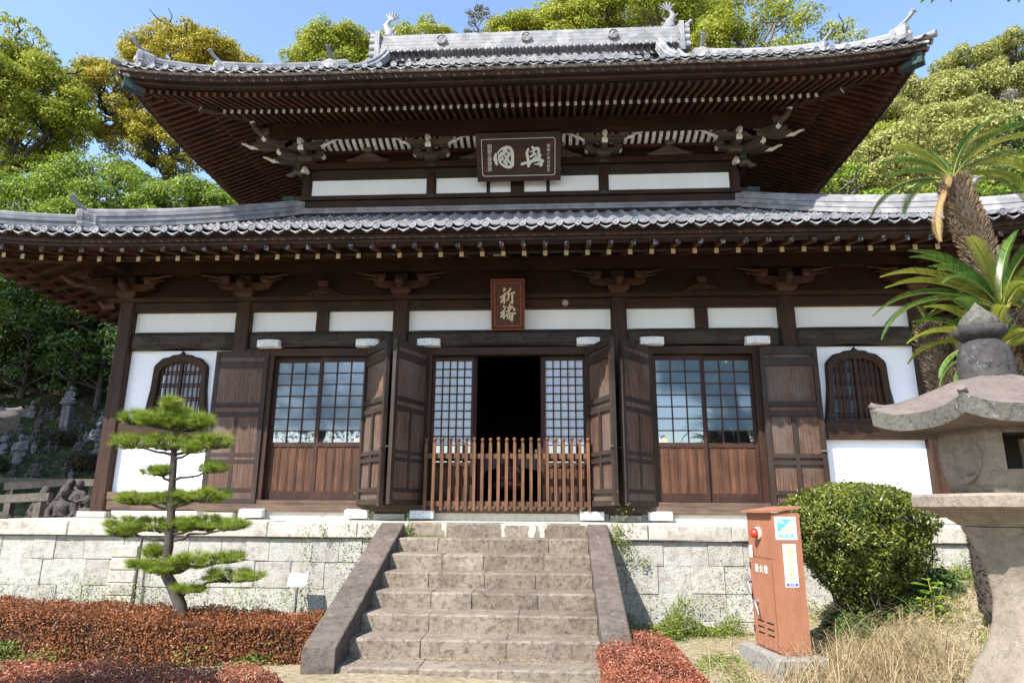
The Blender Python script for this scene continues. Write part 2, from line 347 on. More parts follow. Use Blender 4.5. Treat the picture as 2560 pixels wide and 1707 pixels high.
# side and rear walls, dark room inside
m = MB()
m.box(-6.50, -6.42, .13, 8.6, .05, 3.9); m.box(6.42, 6.50, .13, 8.6, .05, 3.9); m.box(-6.5, 6.5, 8.52, 8.6, .05, 3.9)
m.box(-4.36, -4.28, 2.1, 6.5, 3.9, 7.9); m.box(4.28, 4.36, 2.1, 6.5, 3.9, 7.9); m.box(-4.36, 4.36, 6.5, 6.58, 3.9, 7.9)
m.box(-6.4, 6.4, .2, 8.5, 3.70, 3.78); m.build('wall', W_POST, hall)
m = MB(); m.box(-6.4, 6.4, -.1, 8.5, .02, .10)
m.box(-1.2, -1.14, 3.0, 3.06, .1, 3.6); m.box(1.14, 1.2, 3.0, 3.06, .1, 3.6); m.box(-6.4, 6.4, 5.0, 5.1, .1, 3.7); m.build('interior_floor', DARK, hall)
# horizontal members (front)
def segs(): return [(-A3, -A2), (-A2, -A1), (-A1, A1), (A1, A2), (A2, A3)]
for (a, b) in segs():
    m = MB(); m.box(a+WC, b-WC, -.085, .085, 3.362, 3.515); m.build('head_beam', W_BEAM, hall)
m = MB(); m.box(-A3-.30, A3+.30, -.165, .165, 3.52, 3.59); m.build('plate_beam', W_BEAM, hall)
def white(x0, x1, z0, z1, y=0.01):
    m = MB(); m.box(x0, x1, y, y+.05, z0, z1); return m.build('plaster_panel', PLASTER, hall)
for (a, b) in segs():
    if a in (-A2, A1):
        mid = (1 if a > 0 else -1)*(A1+1.337)
        white(a+WC, mid-.102, 3.0, 3.365); white(mid+.102, b-WC, 3.0, 3.365)
        m = MB(); m.box(mid-.102, mid+.102, -.06, .06, 3.0, 3.362); m.build('short_post', W_POST, hall)
    else: white(a+WC, b-WC, 3.0, 3.365)
def swirl(m, cx, cz, s, fl, y, r=.008):
    pts = []
    for i in range(15):
        t = i/14; ang = t*4.6; rr = s*(1-.8*t)
        pts.append((cx+fl*rr*math.cos(ang), y, cz+.8*rr*math.sin(ang)))
    m.tube(pts, [r*(1-.5*i/14) for i in range(15)], 5)
def carved(a, b):
    x0, x1 = a+WC, b-WC; L = x1-x0
    prof = [(-.13, 2.72), (-.15, 2.78), (-.155, 2.86), (-.15, 2.93), (-.12, 2.985), (-.07, 3.005), (.07, 3.005), (.07, 2.70), (-.10, 2.70)]
    N = 14; vs = []; fs = []; k = len(prof)
    for i in range(N+1):
        t = i/N; e = min(t, 1-t)*L; q = 1-max(0, 1-e/.22)**2*.55
        arch = .03*max(0, 1-((t-.5)/.33)**2) if L > 1 else 0
        for (y, z) in prof: vs.append((x0+L*t, y*q if y < 0 else y, z+(arch if z < 2.75 else 0)))
    for i in range(N):
        for j in range(k): fs.append((i*k+j, i*k+(j+1) % k, (i+1)*k+(j+1) % k, (i+1)*k+j))
    m = MB(); m.add(vs, fs); o = m.build('carved_beam', W_CARVE, hall)
    cs = [.35, .52, .75, 1.0, 1.25, 1.5] if L > 3 else ([.32, .55, .85] if L > 2 else [.28, .5])
    for sgn in (1, -1):
        r = MB()
        for j, d in enumerate(cs):
            xx = x0+d if sgn > 0 else x1-d; zz = 2.865+.035*(-1)**j
            swirl(r, xx, zz, .085+.02*(j % 2), sgn*(-1)**j, -.157)
            r.tube([(xx+sgn*.02, -.156, zz-.05), (xx+sgn*.09, -.158, zz-.085), (xx+sgn*.17, -.158, zz-.05), (xx+sgn*.24, -.156, zz-.065)], [.007, .008, .007, .003], 5)
        r.build('relief', W_CARVE, o)
for s_ in segs(): carved(*s_)
# head jambs and sills of the openings
for (a, b) in [(-A2, -A1), (-A1, A1), (A1, A2)]:
    m = MB(); m.box(a+WC, b-WC, -.12, .06, 2.575, 2.697); m.build('door_head', W_BEAM, hall)
m = MB(); m.box(-4.9, 4.9, -.17, .1, .085, .20); m.box(-4.9, 4.9, -.115, .1, .203, .262); m.build('door_sill', W_SILL, hall)
for X in (-3.93, -2.275, -1.285, 1.285, 2.275, 3.93):
    m = MB(); m.box(X-.045, X+.045, -.10, .06, .264, 2.573); m.build('door_jamb', W_LATT, hall)
for sg in (-1, 1):
    a, b = sorted((sg*2.32, sg*(A1+WC))); 
    m = MB(); m.box(a, b, -.03, .02, .264, 2.573); a, b = sorted((sg*1.33, sg*(A1-WC))); m.box(a, b, -.03, .02, .264, 2.573); m.build('side_board', W_PANEL, hall)
    # end bay: lower panel, rail, sill
    x0, x1 = sorted((sg*(A2+WC), sg*(A3-WC)))
    white(x0, x1, .373, 1.219)
    m = MB(); m.box(x0, x1, -.09, .09, 1.219, 1.48); m.build('waist_rail', W_BEAM, hall)
    m = MB(); m.box(x0, x1, -.09, .09, .09, .255); m.box(x0, x1, -.105, .08, .258, .373); m.build('ground_sill', W_SILL, hall)
# white plinth strips under the sills
m = MB(); 
for (a, b) in segs(): m.box(a+.25, b-.25, -.12, .1, -.03, .083)
m.build('plinth', stone('plinth_plaster', (.60, .56, .48), (.70, .67, .60), (.45, .38, .30), .4, 1, .2, .1), hall)

# bell-shaped windows with the plaster round them
KO = [(0, 2.685), (.018, 2.655), (.06, 2.625), (.11, 2.622), (.17, 2.615), (.215, 2.585), (.27, 2.575), (.33, 2.56), (.39, 2.505), (.44, 2.455), (.462, 2.41), (.468, 2.30), (.47, 2.18), (.478, 2.02), (.50, 1.86), (.522, 1.70), (.545, 1.56), (.552, 1.482)]
KI = [(0, 2.515), (.015, 2.495), (.05, 2.485), (.10, 2.49), (.15, 2.475), (.19, 2.452), (.24, 2.445), (.28, 2.42), (.32, 2.385), (.345, 2.35), (.362, 2.31), (.368, 2.25), (.37, 2.15), (.374, 2.02), (.385, 1.86), (.395, 1.70), (.405, 1.56), (.412, 1.482)]
for sg in (-1, 1):
    cx = sg*5.488; x0, x1 = sorted((sg*4.60, sg*(A3-WC)))
    # wall plaster with the opening cut out
    m = MB(); right = [(cx+x, z) for x, z in KO]; left = [(cx-x, z) for x, z in KO]
    def half(pts, xe):
        vs = []; 
        for (x, z) in pts: vs += [(x, .01, z), (xe, .01, z)]
        m.add(vs, [(2*i, 2*i+1, 2*i+3, 2*i+2) for i in range(len(pts)-1)])
    half(left, x0); half(right, x1); m.add([(x0, .01, 2.685), (x1, .01, 2.685), (x1, .01, 2.70), (x0, .01, 2.70)], [(0, 1, 2, 3)])
    m.build('plaster_panel', PLASTER, hall)
    fr = MB()
    for s2 in (1, -1):
        k = len(KO); vs = []
        for (xo, zo), (xi, zi) in zip(KO, KI):
            vs += [(cx+s2*xo, .02, zo), (cx+s2*xo, -.05, zo), (cx+s2*(xo*.82+xi*.18), -.075, zo*.82+zi*.18), (cx+s2*(xo*.25+xi*.75), -.06, zo*.25+zi*.75), (cx+s2*xi, -.05, zi), (cx+s2*xi, .06, zi)]
        fr.add(vs, [(6*i+j, 6*i+j+1, 6*i+j+7, 6*i+j+6) for i in range(k-1) for j in range(5)])
    fr.box(cx-.56, cx+.56, -.10, .06, 1.482, 1.53)
    w_ = fr.build('bell_window', W_BEAM, hall)
    lt = MB()
    def zt(x):
        x = abs(x); 
        for (a, za), (b, zb) in zip(KI, KI[1:]):
            if a <= x <= b+1e-6: return za+(zb-za)*(x-a)/max(b-a, 1e-6)
        return 1.6
    for i in range(-4, 5):
        x = i*.078; lt.box(cx+x-.011, cx+x+.011, -.028, -.006, 1.53, min(zt(x), zt(x+.011*(1 if x > 0 else -1)))+.015)
    lt.box(cx-.024, cx+.024, -.035, .0, 1.53, 2.50)
    for z in (1.58, 1.63, 1.86, 1.90, 2.09, 2.13, 2.30, 2.34): 
        hw = .39 if z < 2.2 else .36; lt.box(cx-hw, cx+hw, -.002, .012, z-.01, z+.01)
    lt.build('window_lattice', W_LATT, w_)
    bk = MB(); 
    if sg > 0:
        bk.box(cx-.42, cx-.30, .02, .04, 1.5, 2.6, 0); bk.box(cx-.17, cx-.04, .02, .04, 1.5, 2.6, 0)
        bk.box(cx-.30, cx-.17, .022, .042, 1.5, 2.6, 1); bk.box(cx-.04, cx+.42, .022, .042, 1.5, 2.6, 1)
    else:
        bk.box(cx-.30, cx-.05, .02, .04, 1.5, 2.6, 0); bk.box(cx+.02, cx+.33, .02, .04, 1.5, 2.6, 0)
        bk.box(cx-.42, cx-.30, .022, .042, 1.5, 2.6, 2); bk.box(cx-.05, cx+.02, .022, .042, 1.5, 2.6, 2); bk.box(cx+.33, cx+.42, .022, .042, 1.5, 2.6, 2)
    bk.build('window_pane', [PAPER if sg < 0 else GLASS, W_PANEL, GLASSC], w_)

# big plank door leaves (local: hinge at x=0, leaf towards +x, outside face -y)
def leaf():
    e = empty('door_leaf'); W, z0, z1 = .88, .205, 2.65
    Z = lambda y: 2.65-(y-808)/342*2.445
    f = MB(); f.box(0, .075, -.062, 0, z0, z1); f.box(W-.075, W, -.062, 0, z0, z1)
    rails = [(808, 822), (832, 848), (929, 938), (949, 959), (1041, 1048), (1056, 1063), (1118, 1125), (1141, 1150)]
    for a, b in rails: f.box(.076, W-.076, -.058, -.003, Z(b)-.006, Z(a)+.006)
    for a, b in ((959, 1041), (1048, 1056), (1063, 1118)): f.box(W/2-.032, W/2+.032, -.055, -.004, Z(b)+.007, Z(a)-.007)
    f.build('frame', W_DOOR, e)
    p = MB()
    for (a, b, k) in [(822, 832, 1), (848, 929, 2), (938, 949, 1), (959, 1041, 2), (1048, 1056, 2), (1063, 1118, 2), (1125, 1141, 1)]:
        for i in range(k):
            xa = .07+(W-.14)*i/k+.001*i; xb = .07+(W-.14)*(i+1)/k-.001; p.box(xa, xb, -.022, -.008, Z(b)-.003, Z(a)+.003)
    p.build('panel', W_LEAF, e)
    h = MB(); h.tube([(W-.04, -.055, 1.03), (W-.04, -.085, 1.03)], .012, 8); h.tube([(W-.10, -.085, 1.03), (W+.02, -.085, 1.03)], .009, 6); h.build('bolt', plain('worn_steel', (.35, .33, .30), .4, .5, .8), e)
    return e
def put(e, hinge, free):
    e.parent = hall; e.location = (hinge[0], hinge[1], 0); e.rotation_euler = (0, 0, math.atan2(free[1]-hinge[1], free[0]-hinge[0]))
L0 = leaf(); 
SPOTS = [((-3.965, -.135), (-4.84, -.150)), ((-2.29, -.14), (-1.74, -.86)), ((-1.29, -.14), (-1.63, -.94)), ((1.29, -.14), (1.62, -.94)), ((2.29, -.14), (1.735, -.85)), ((3.965, -.135), (4.84, -.155))]
for i, (h, f) in enumerate(SPOTS):
    e = L0 if i == 0 else copy_tree(L0); put(e, h, f)
# pivot covers
def cover(x, z, h=.115, w=.37, mat=COVER, y=-.11, depth=.17, flat=False):
    prof = []; N = 24
    for i in range(N+1):
        t = i/N; xx = -w/2+w*t; dd = depth*(1-.25*(2*abs(t-.5))**2) if not flat else depth*.9
        prof.append((x+xx, y-dd-.007*(1 if i % 2 else -1)))
    m = MB(); k = len(prof)
    vs = [(a, b, z) for a, b in prof]+[(a, b, z+h) for a, b in prof]
    m.add(vs, [(i, i+1, i+1+k, i+k) for i in range(k-1)])
    m.add([(x-w/2, y, z+h+.015)]+[(a, b, z+h) for a, b in prof]+[(x+w/2, y, z+h+.015)], [tuple(range(k+2))])
    m.add([(x-w/2, y, z)]+[(a, b, z) for a, b in prof]+[(x+w/2, y, z)], [tuple(range(k+1, -1, -1))])
    m.add([(x-w/2, y, z), (x-w/2, y, z+h+.015), vs[k], vs[0]], [(0, 1, 2, 3)]); m.add([(x+w/2, y, z), (x+w/2, y, z+h+.015), vs[-1], vs[k-1]], [(3, 2, 1, 0)])
    return m
for X in (-3.95, -2.30, -1.29, 1.29, 2.30, 3.95):
    cover(X, 2.70, y=-.12).build('pivot_cover', COVER, hall)
    cover(X, -.002, .115, .36, COVER, -.16, .15, True).build('pivot_cover', COVER, hall)

# sliding sashes: lattice window + boarded skirt
def sash(x0, x1, y, glass_n, cols, z0=1.17, z1=2.49, top=2.57):
    f = MB(); st = .042
    f.box(x0, x0+st, y-.02, y+.02, .264, top); f.box(x1-st, x1, y-.02, y+.02, .264, top)
    f.box(x0+st, x1-st, y-.018, y+.018, z1, top-.002); f.box(x0+st, x1-st, y-.022, y+.018, z0-.07, z0); f.box(x0+st, x1-st, y-.02, y+.018, .266, .40)
    o = f.build('sliding_sash', W_LATT, hall)
    xa, xb = x0+st, x1-st
    l = MB()
    for i in range(1, cols): x = xa+(xb-xa)*i/cols; l.box(x-.009, x+.009, y-.014, y+.01, z0, z1)
    for j in range(1, glass_n): z = z0+(z1-z0)*j/glass_n; l.box(xa, xb, y-.011, y+.008, z-.008, z+.008)
    l.build('lattice', W_LATT, o)
    return o, xa, xb
def skirt(o, xa, xb, y, z0, z1, k=5):
    p = MB()
    for i in range(k): a = xa+(xb-xa)*i/k; b = xa+(xb-xa)*(i+1)/k; p.box(a+.0005, b-.0005, y-.004+.002*(i % 2), y+.008, z0, z1)
    for i in range(1, k):
        a = xa+(xb-xa)*i/k
        for q in (-.018, .004): p.box(a+q, a+q+.014, y-.013, y-.003, z0, z1)
    p.build('skirt_board', wood_skirt, o)
wood_skirt = wood('wood_skirt', (.045, .020, .012), (.165, .072, .038), 'z', .7)
for sg in (-1, 1):
    for k in range(2):
        x0, x1 = [(2.32, 3.105), (3.10, 3.885)][k]
        if sg < 0: x0, x1 = -x1, -x0
        y = -.02+.05*k
        o, xa, xb = sash(x0, x1, y, 7, 3)
        zc = 1.17+(2.49-1.17)/7
        g = MB(); g.add([(xa, y+.004, zc), (xb, y+.004, zc), (xb, y+.004, 2.49), (xa, y+.004, 2.49)], [(0, 1, 2, 3)]); g.build('frosted_pane', GLASS, o)
        g = MB(); g.add([(xa, y+.004, 1.17), (xb, y+.004, 1.17), (xb, y+.004, zc), (xa, y+.004, zc)], [(0, 1, 2, 3)]); g.build('clear_pane', GLASSC, o)
        skirt(o, xa, xb, y, .40, 1.10)
    x0, x1 = sorted((sg*.56, sg*1.24))
    o, xa, xb = sash(x0, x1, .02, 12, 5, .86, 2.50)
    g = MB(); g.add([(xa, .03, 1.15), (xb, .03, 1.15), (xb, .03, 2.50), (xa, .03, 2.50)], [(0, 1, 2, 3)]); g.build('paper_pane', PAPER, o)
    g = MB(); g.add([(xa, .03, .86), (xb, .03, .86), (xb, .03, 1.15), (xa, .03, 1.15)], [(0, 1, 2, 3)]); g.build('clear_pane', GLASSC, o)
    skirt(o, xa, xb, .02, .40, .80, 4)
    x0, x1 = sorted((sg*.52, sg*.60)); m = MB(); m.box(x0, x1, .06, .10, .264, 2.573); m.build('sliding_sash', W_LATT, hall)

# ---- eaves and roofs
def lift(c, L, span): return L*max(0., 1-c/span)**2.6
TIERS = dict(
    low=dict(U=8.55, Hy=6.35, Yc=4.33, z0=3.965, s=.40, k=.026, L=.26, span=3.4, dmax=4.07, fly=(.17, .60, 3.745, .26), base=(.57, 2.02, 3.755, .365), step=.309, wr=.062, hr=.078),
    high=dict(U=7.12, Hy=4.95, Yc=4.33, z0=7.60, s=.50, k=.0594, L=.24, span=3.4, dmax=4.95, fly=(.28, 1.26, 7.295, .375), base=(1.22, 2.70, 7.56, .30), step=.1485, wr=.058, hr=.085))
def mp(T, side, u, d, z):      # side 0 front, 1 left, 2 right, 3 rear; u along the eave, d inward
    if side == 0: return (u, T['Yc']-T['Hy']+d, z)
    if side == 3: return (-u, T['Yc']+T['Hy']-d, z)
    if side == 1: return (-T['U']+d, T['Yc']-u, z)
    return (T['U']-d, T['Yc']+u, z)
def half(T, side): return T['U'] if side in (0, 3) else T['Hy']
def rz(T, d): return T['z0']+T['s']*d+T['k']*d*d
rest = {'rafter': MB(), 'flying_rafter': MB()}
def eave(T, tier, tipm, flym, sides=(0, 1, 2)):
    ed = []
    for side in sides:
        H = half(T, side); L, sp_ = T['L'], T['span']
        us = sorted(set([round(-H+i*.25, 3) for i in range(int(2*H/.25)+1)]+[H]))
        # layered edge boards: (d0,d1,z0,z1,mat)
        zt_ = T['z0']
        if tier == 'low': lay = [(.05, .16, zt_-.035, zt_+.005, 1), (.085, .26, zt_-.105, zt_-.036, 0), (.12, .30, zt_-.145, zt_-.106, 0)]
        else: lay = [(.04, .16, zt_-.035, zt_+.005, 1), (.08, .34, zt_-.145, zt_-.036, 0), (.17, .36, zt_-.205, zt_-.146, 0)]
        for (d0, d1, za, zb, mi) in lay:
            for i in range(len(us)-1):
                q = []
                for u in (us[i], us[i+1]):
                    c = H-abs(u); lf = lift(c, L, sp_)
                    for d in (d0, d1):
                        uu = max(-(H-d), min(H-d, u))
                        for z in (za, zb): q.append(mp(T, side, uu, d, z+lf))
                ed.append((mi, q))
        # soffit boards over both rafter tiers + beam over the base tips
        sb = []
        for nm in ('fly', 'base'):
            d0, d1, zb, sl = T[nm]
            for i in range(len(us)-1):
                for d_a, d_b in ((d0, (d0+d1)/2), ((d0+d1)/2, d1)):
                    q = []
                    for u in (us[i], us[i+1]):
                        for d in (d_a, d_b):
                            uu = max(-(H-d), min(H-d, u)); lf = lift(H-abs(u), L, sp_)*max(0, 1-d/3.2)
                            q.append(mp(T, side, uu, d, zb+sl*(d-d0)+T['hr']+.002+lf))
                    sb.append(q)
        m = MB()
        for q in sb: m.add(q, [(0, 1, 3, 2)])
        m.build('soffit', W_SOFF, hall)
        d0, d1, zb, sl = T['base']; zk = T['fly'][2]+T['fly'][3]*(d0-T['fly'][0])
        m = MB()
        for i in range(len(us)-1):
            q = []
            for u in (us[i], us[i+1]):
                for d in (d0+.02, d0+.12):
                    uu = max(-(H-d), min(H-d, u)); lf = lift(H-abs(u), L, sp_)*max(0, 1-d/3.2)
                    for z in (zb+T['hr'], zk+T['hr']+.004): q.append(mp(T, side, uu, d, z+lf))
            m.add(q, [(0, 1, 5, 4), (2, 6, 7, 3), (0, 4, 6, 2), (1, 3, 7, 5)])
        m.build('eave_rail', W_BEAM, hall)
        # rafters
        nn = int(H/T['step'])
        for i in range(-nn, nn+1):
            u = i*T['step']; c = H-abs(u); 
            for nm, key, tm in (('fly', 'flying_rafter', flym), ('base', 'rafter', tipm)):
                d0, d1, zb, sl = T[nm]
                if c < d0+.15: continue
                de = min(d1, c-.03)
                if de-d0 < .1: continue
                lf0 = lift(c, L, sp_)*max(0, 1-d0/3.2); lf1 = lift(c, L, sp_)*max(0, 1-de/3.2)
                a = mp(T, side, u, d0, zb+lf0); b = mp(T, side, u, de, zb+sl*(de-d0)+lf1)
                RAF.append((side, tier, key, abs(u), a, b, T['wr'], T['hr'], tm))
    m = MB(); m2 = MB()
    for mi, q in ed: (m2 if mi else m).add(q, [(0, 2, 6, 4), (1, 5, 7, 3), (0, 4, 5, 1), (2, 3, 7, 6)])
    m.build('eave_board', W_BEAM, hall); m2.build('eave_edge_board', WORN if tier == 'high' else W_SOFF, hall)
RAF = []
eave(TIERS['low'], 'low', YELL_TIP, BLK_TIP); eave(TIERS['high'], 'high', WHITE_TIP, W_SOFF)
cnt = {'rafter': 0, 'flying_rafter': 0}
RAF.sort(key=lambda r: (r[0] != 0, r[1] != 'low', r[3]))
for (side, tier, key, au, a, b, wr, hr, tm) in RAF:
    if side == 0 and cnt[key] < 99 and au < 8.0:
        m = MB(); m.beam(a, b, wr, hr, 0, 1); m.build(key, [W_RAFT, tm], hall); cnt[key] += 1
    else:
        wm = {WHITE_TIP.name: 1, YELL_TIP.name: 2, BLK_TIP.name: 3, W_SOFF.name: 0}[tm.name] if key == 'rafter' or tier == 'low' else 0
        rest[key].beam(a, b, wr, hr, 0 if side == 0 else 4, wm if side == 0 else (4 if side else 0))
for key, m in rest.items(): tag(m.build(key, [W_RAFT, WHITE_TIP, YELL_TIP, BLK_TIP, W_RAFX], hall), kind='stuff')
# eave purlins
for (T, zz, d, w_, h_) in ((TIERS['low'], 4.005, 1.93, .20, .235), (TIERS['high'], 7.50, 2.02, .16, .30)):
    m = MB(); Y0 = T['Yc']-T['Hy']+d; xx = T['U']-d+(.55 if w_ > .18 else .10)
    m.box(-xx, xx, Y0-w_/2, Y0+w_/2, zz, zz+h_)
    X0 = T['U']-d
    for sg in (-1, 1): 
        a, b = sorted((sg*(X0-w_/2), sg*(X0+w_/2))); m.box(a, b, Y0-(.5 if w_ > .18 else .1), T['Yc']+4, zz+.004+(0 if w_ > .18 else .16), zz+h_-.004)
    m.build('eave_purlin', W_BEAM, hall)
# hip rafters with end caps
for nm, T in TIERS.items():
    for sg in (-1, 1):
        m = MB(); U = T['U']; Y0 = T['Yc']-T['Hy']; d0, d1, zb, sl = T['fly']; L = T['L']
        z_t = zb+L-.02; 
        t0 = d0-.08; a = (sg*(U-t0), Y0+t0, z_t-.03); dm = T['base'][0]; b = (sg*(U-dm-.1), Y0+dm+.1, zb+sl*(dm-d0)+.04)
        m.beam(a, b, .15, .19); 
        a2 = (sg*(U-dm+.15), Y0+dm-.15, T['base'][2]+.03); b2 = (sg*(U-T['base'][1]), Y0+T['base'][1], T['base'][2]+T['base'][3]*(T['base'][1]-dm)-.05)
        m.beam(a2, b2, .17, .18, 0, 1 if nm == 'high' else 0)
        o = m.build('hip_rafter', [W_BRK, WHITE_TIP], hall)
        if nm == 'high':
            c = MB(); dr = Vector((sg*1, -1, 0)).normalized(); A_ = Vector(a); c.beam(A_+dr*.10-Vector((0, 0, .015)), A_-dr*.28-Vector((0, 0, .015)), .175, .225); c.build('bronze_cap', BRONZE, o)

# tiled slopes
TW = .257
def slope(T, side, dmax, clip, xlim=None, name='tile_slope', ud=None):
    H = half(T, side); ROW = .235
    nc = int(math.ceil(H/TW)); prof = [(0, .004), (.08, .034), (.19, .058), (.30, .050), (.40, .020), (.52, -.006), (.68, -.016), (.86, -.010)]
    us = np.array([(c+s)*TW for c in range(-nc, nc) for s, _ in prof]+[nc*TW]); hs = np.array([h for c in range(-nc, nc) for _, h in prof]+[0.])
    rows = int(math.ceil(dmax/ROW*1.12)); V = []; dd = [0.]
    while dd[-1] < dmax: dd.append(dd[-1]+ROW/math.sqrt(1+(T['s']+2*T['k']*dd[-1])**2))
    dd = np.array(dd); dd[-1] = dmax; grid = []
    for r in range(len(dd)-1):
        for (d, off) in ((dd[r]-.012, .046), (dd[r+1]-.012, .002)):
            lf = T['L']*np.clip(1-(H-np.abs(us))/T['span'], 0, 1)**2.6*max(0, 1-d/3.2)
            jit = RNG.normal(0, .0022, len(us))
            z = rz(T, max(d, 0))+hs*(1-.15*(off < .01))+off+lf+jit
            x = np.clip(us, -(H-max(d, 0)) if clip else -99, (H-max(d, 0)) if clip else 99)
            grid.append(np.array([mp(T, side, a, d, b) for a, b in zip(x, z)]))
    G = np.array(grid); nr, n_ = G.shape[:2]; V = G.reshape(-1, 3); F_ = []
    uc = (us[:-1]+us[1:])/2
    for r in range(nr-1):
        d = dd[r//2]; ok = np.abs(uc) < (H-d+.05) if clip else np.abs(uc) < 99
        if xlim is not None and d > xlim[0]: ok = np.abs(uc) < xlim[1]
        k = np.nonzero(ok)[0]; base = r*n_+k; F_.append(np.stack([base, base+1, base+n_+1, base+n_], 1))
    return npmesh(name, V, np.concatenate(F_), TILE, hall)
def edge_tiles(T, side, z_off=.0, r=.053):
    H = half(T, side); nc = int(H/TW); m = MB()
    for c in range(-nc, nc):
        u = (c+.19)*TW
        if abs(u) > H-.05: continue
        lf = lift(H-abs(u), T['L'], T['span']); z = T['z0']+.046+lf; d = -.035
        ring = []
        for (rr, dd_) in ((r, .03), (r, -.012), (r*.78, -.012), (r*.70, -.004), (r*.35, -.004), (r*.28, -.011)):
            ring.append([mp(T, side, u+rr*math.cos(2*PI*k/12), d+dd_, z+rr*math.sin(2*PI*k/12)) for k in range(12)])
        vs = [p for q in ring for p in q]
        m.add(vs, [(i*12+k, i*12+(k+1) % 12, (i+1)*12+(k+1) % 12, (i+1)*12+k) for i in range(5) for k in range(12)]+[tuple(range(60, 72))])
        # apron between discs: hanging curved pendant
        u0, u1 = u+r*.9, u+TW-r*.9; top = []; bot = []; mid = []
        for i in range(9):
            t = i/8; x = u0+(u1-u0)*t; zc = z-.052-.012*math.sin(PI*t)*0; s_ = abs(t-.5)*2
            top.append((x, z-.038-.030*math.sin(PI*t))); bot.append((x, z-.050-.052*(1-s_**1.3)-.006*math.cos(t*4*PI)))
        vs = []
        for (x, z_), (x2, zb_) in zip(top, bot):
            lf2 = 0; vs += [mp(T, side, x, -.030, z_), mp(T, side, x2, -.036, zb_), mp(T, side, x2, -.008, zb_), mp(T, side, x, .02, z_+.006)]
        m.add(vs, [(4*i+j, 4*i+j+1, 4*i+j+5, 4*i+j+4) for i in range(8) for j in range(3)])
        vs = []     # raised arabesque line
        for i in range(9):
            t = i/8; x = u0+.02+(u1-u0-.04)*t; zc = z-.066-.030*(1-(abs(t-.5)*2)**1.3)
            vs += [mp(T, side, x, -.040, zc+.005), mp(T, side, x, -.040, zc-.004)]
        m.add(vs, [(2*i, 2*i+1, 2*i+3, 2*i+2) for i in range(8)])
    m.build('eave_tiles', TILE3, hall)
lowT, hiT = TIERS['low'], TIERS['high']
slope(lowT, 0, 4.0, True); edge_tiles(lowT, 0)
slope(lowT, 1, 4.0, True); slope(lowT, 2, 4.0, True); edge_tiles(lowT, 1); edge_tiles(lowT, 2)
slope(hiT, 0, 4.95, True, (3.1, 3.98)); slope(hiT, 3, 4.95, True, (3.1, 3.98)); edge_tiles(hiT, 0)
slope(hiT, 1, 3.3, True); slope(hiT, 2, 3.3, True); edge_tiles(hiT, 1); edge_tiles(hiT, 2)
slope(lowT, 3, 4.0, True)
# gables
m = MB()
for sg in (-1, 1):
    zb = rz(hiT, 3.1); pts = [(hiT['Yc']-1.85, zb)]+[(hiT['Yc']-4.95+d, rz(hiT, d)-.05) for d in (3.3, 3.8, 4.3, 4.7, 4.94)]+[(hiT['Yc']+4.95-d, rz(hiT, d)-.05) for d in (4.94, 4.7, 4.3, 3.8, 3.3)]+[(hiT['Yc']+1.85, zb)]
    vs = [(sg*3.80, y, z) for y, z in pts]+[(sg*3.87, y, z) for y, z in pts]; k = len(pts)
    m.add(vs, [tuple(range(k)), tuple(range(2*k-1, k-1, -1))]+[(i, (i+1) % k, (i+1) % k+k, i+k) for i in range(k)])
m.build('gable', W_PANEL, hall)
# ---- ridges made of stacked flat tiles with a round cap
def ridge(path, wd, ht, name='hip_ridge', layers=4, cap=.055, parent=hall):
    m = MB(); path = [Vector(p) for p in path]; n_ = len(path)
    for L_ in range(layers):
        w_ = wd*(1-.10*L_/layers)*(1.0 if L_ % 2 == 0 else .93)/2; za = ht*L_/layers; zb = ht*(L_+1)/layers-.010
        vs = []
        for i, p in enumerate(path):
            d = (path[min(i+1, n_-1)]-path[max(i-1, 0)]); d.z = 0; d.normalize(); r = Vector((d.y, -d.x, 0))*w_
            vs += [p-r+Vector((0, 0, za)), p+r+Vector((0, 0, za)), p+r*.985+Vector((0, 0, zb)), p-r*.985+Vector((0, 0, zb)), p-r*.9+Vector((0, 0, zb+.010)), p+r*.9+Vector((0, 0, zb+.010))]
        fs = []
        for i in range(n_-1):
            a = 6*i; b = a+6
            fs += [(a, b, b+3, a+3), (a+1, a+2, b+2, b+1), (a+3, b+3, b+4, a+4), (a+2, a+5, b+5, b+2), (a+4, b+4, b+5, a+5)]
        fs += [(0, 3, 2, 1), (6*n_-6, 6*n_-5, 6*n_-4, 6*n_-3)]
        m.add(vs, fs)
    m.tube([p+Vector((0, 0, ht+cap*.35)) for p in path], cap, 10)
    return m.build(name, TILE2, parent)
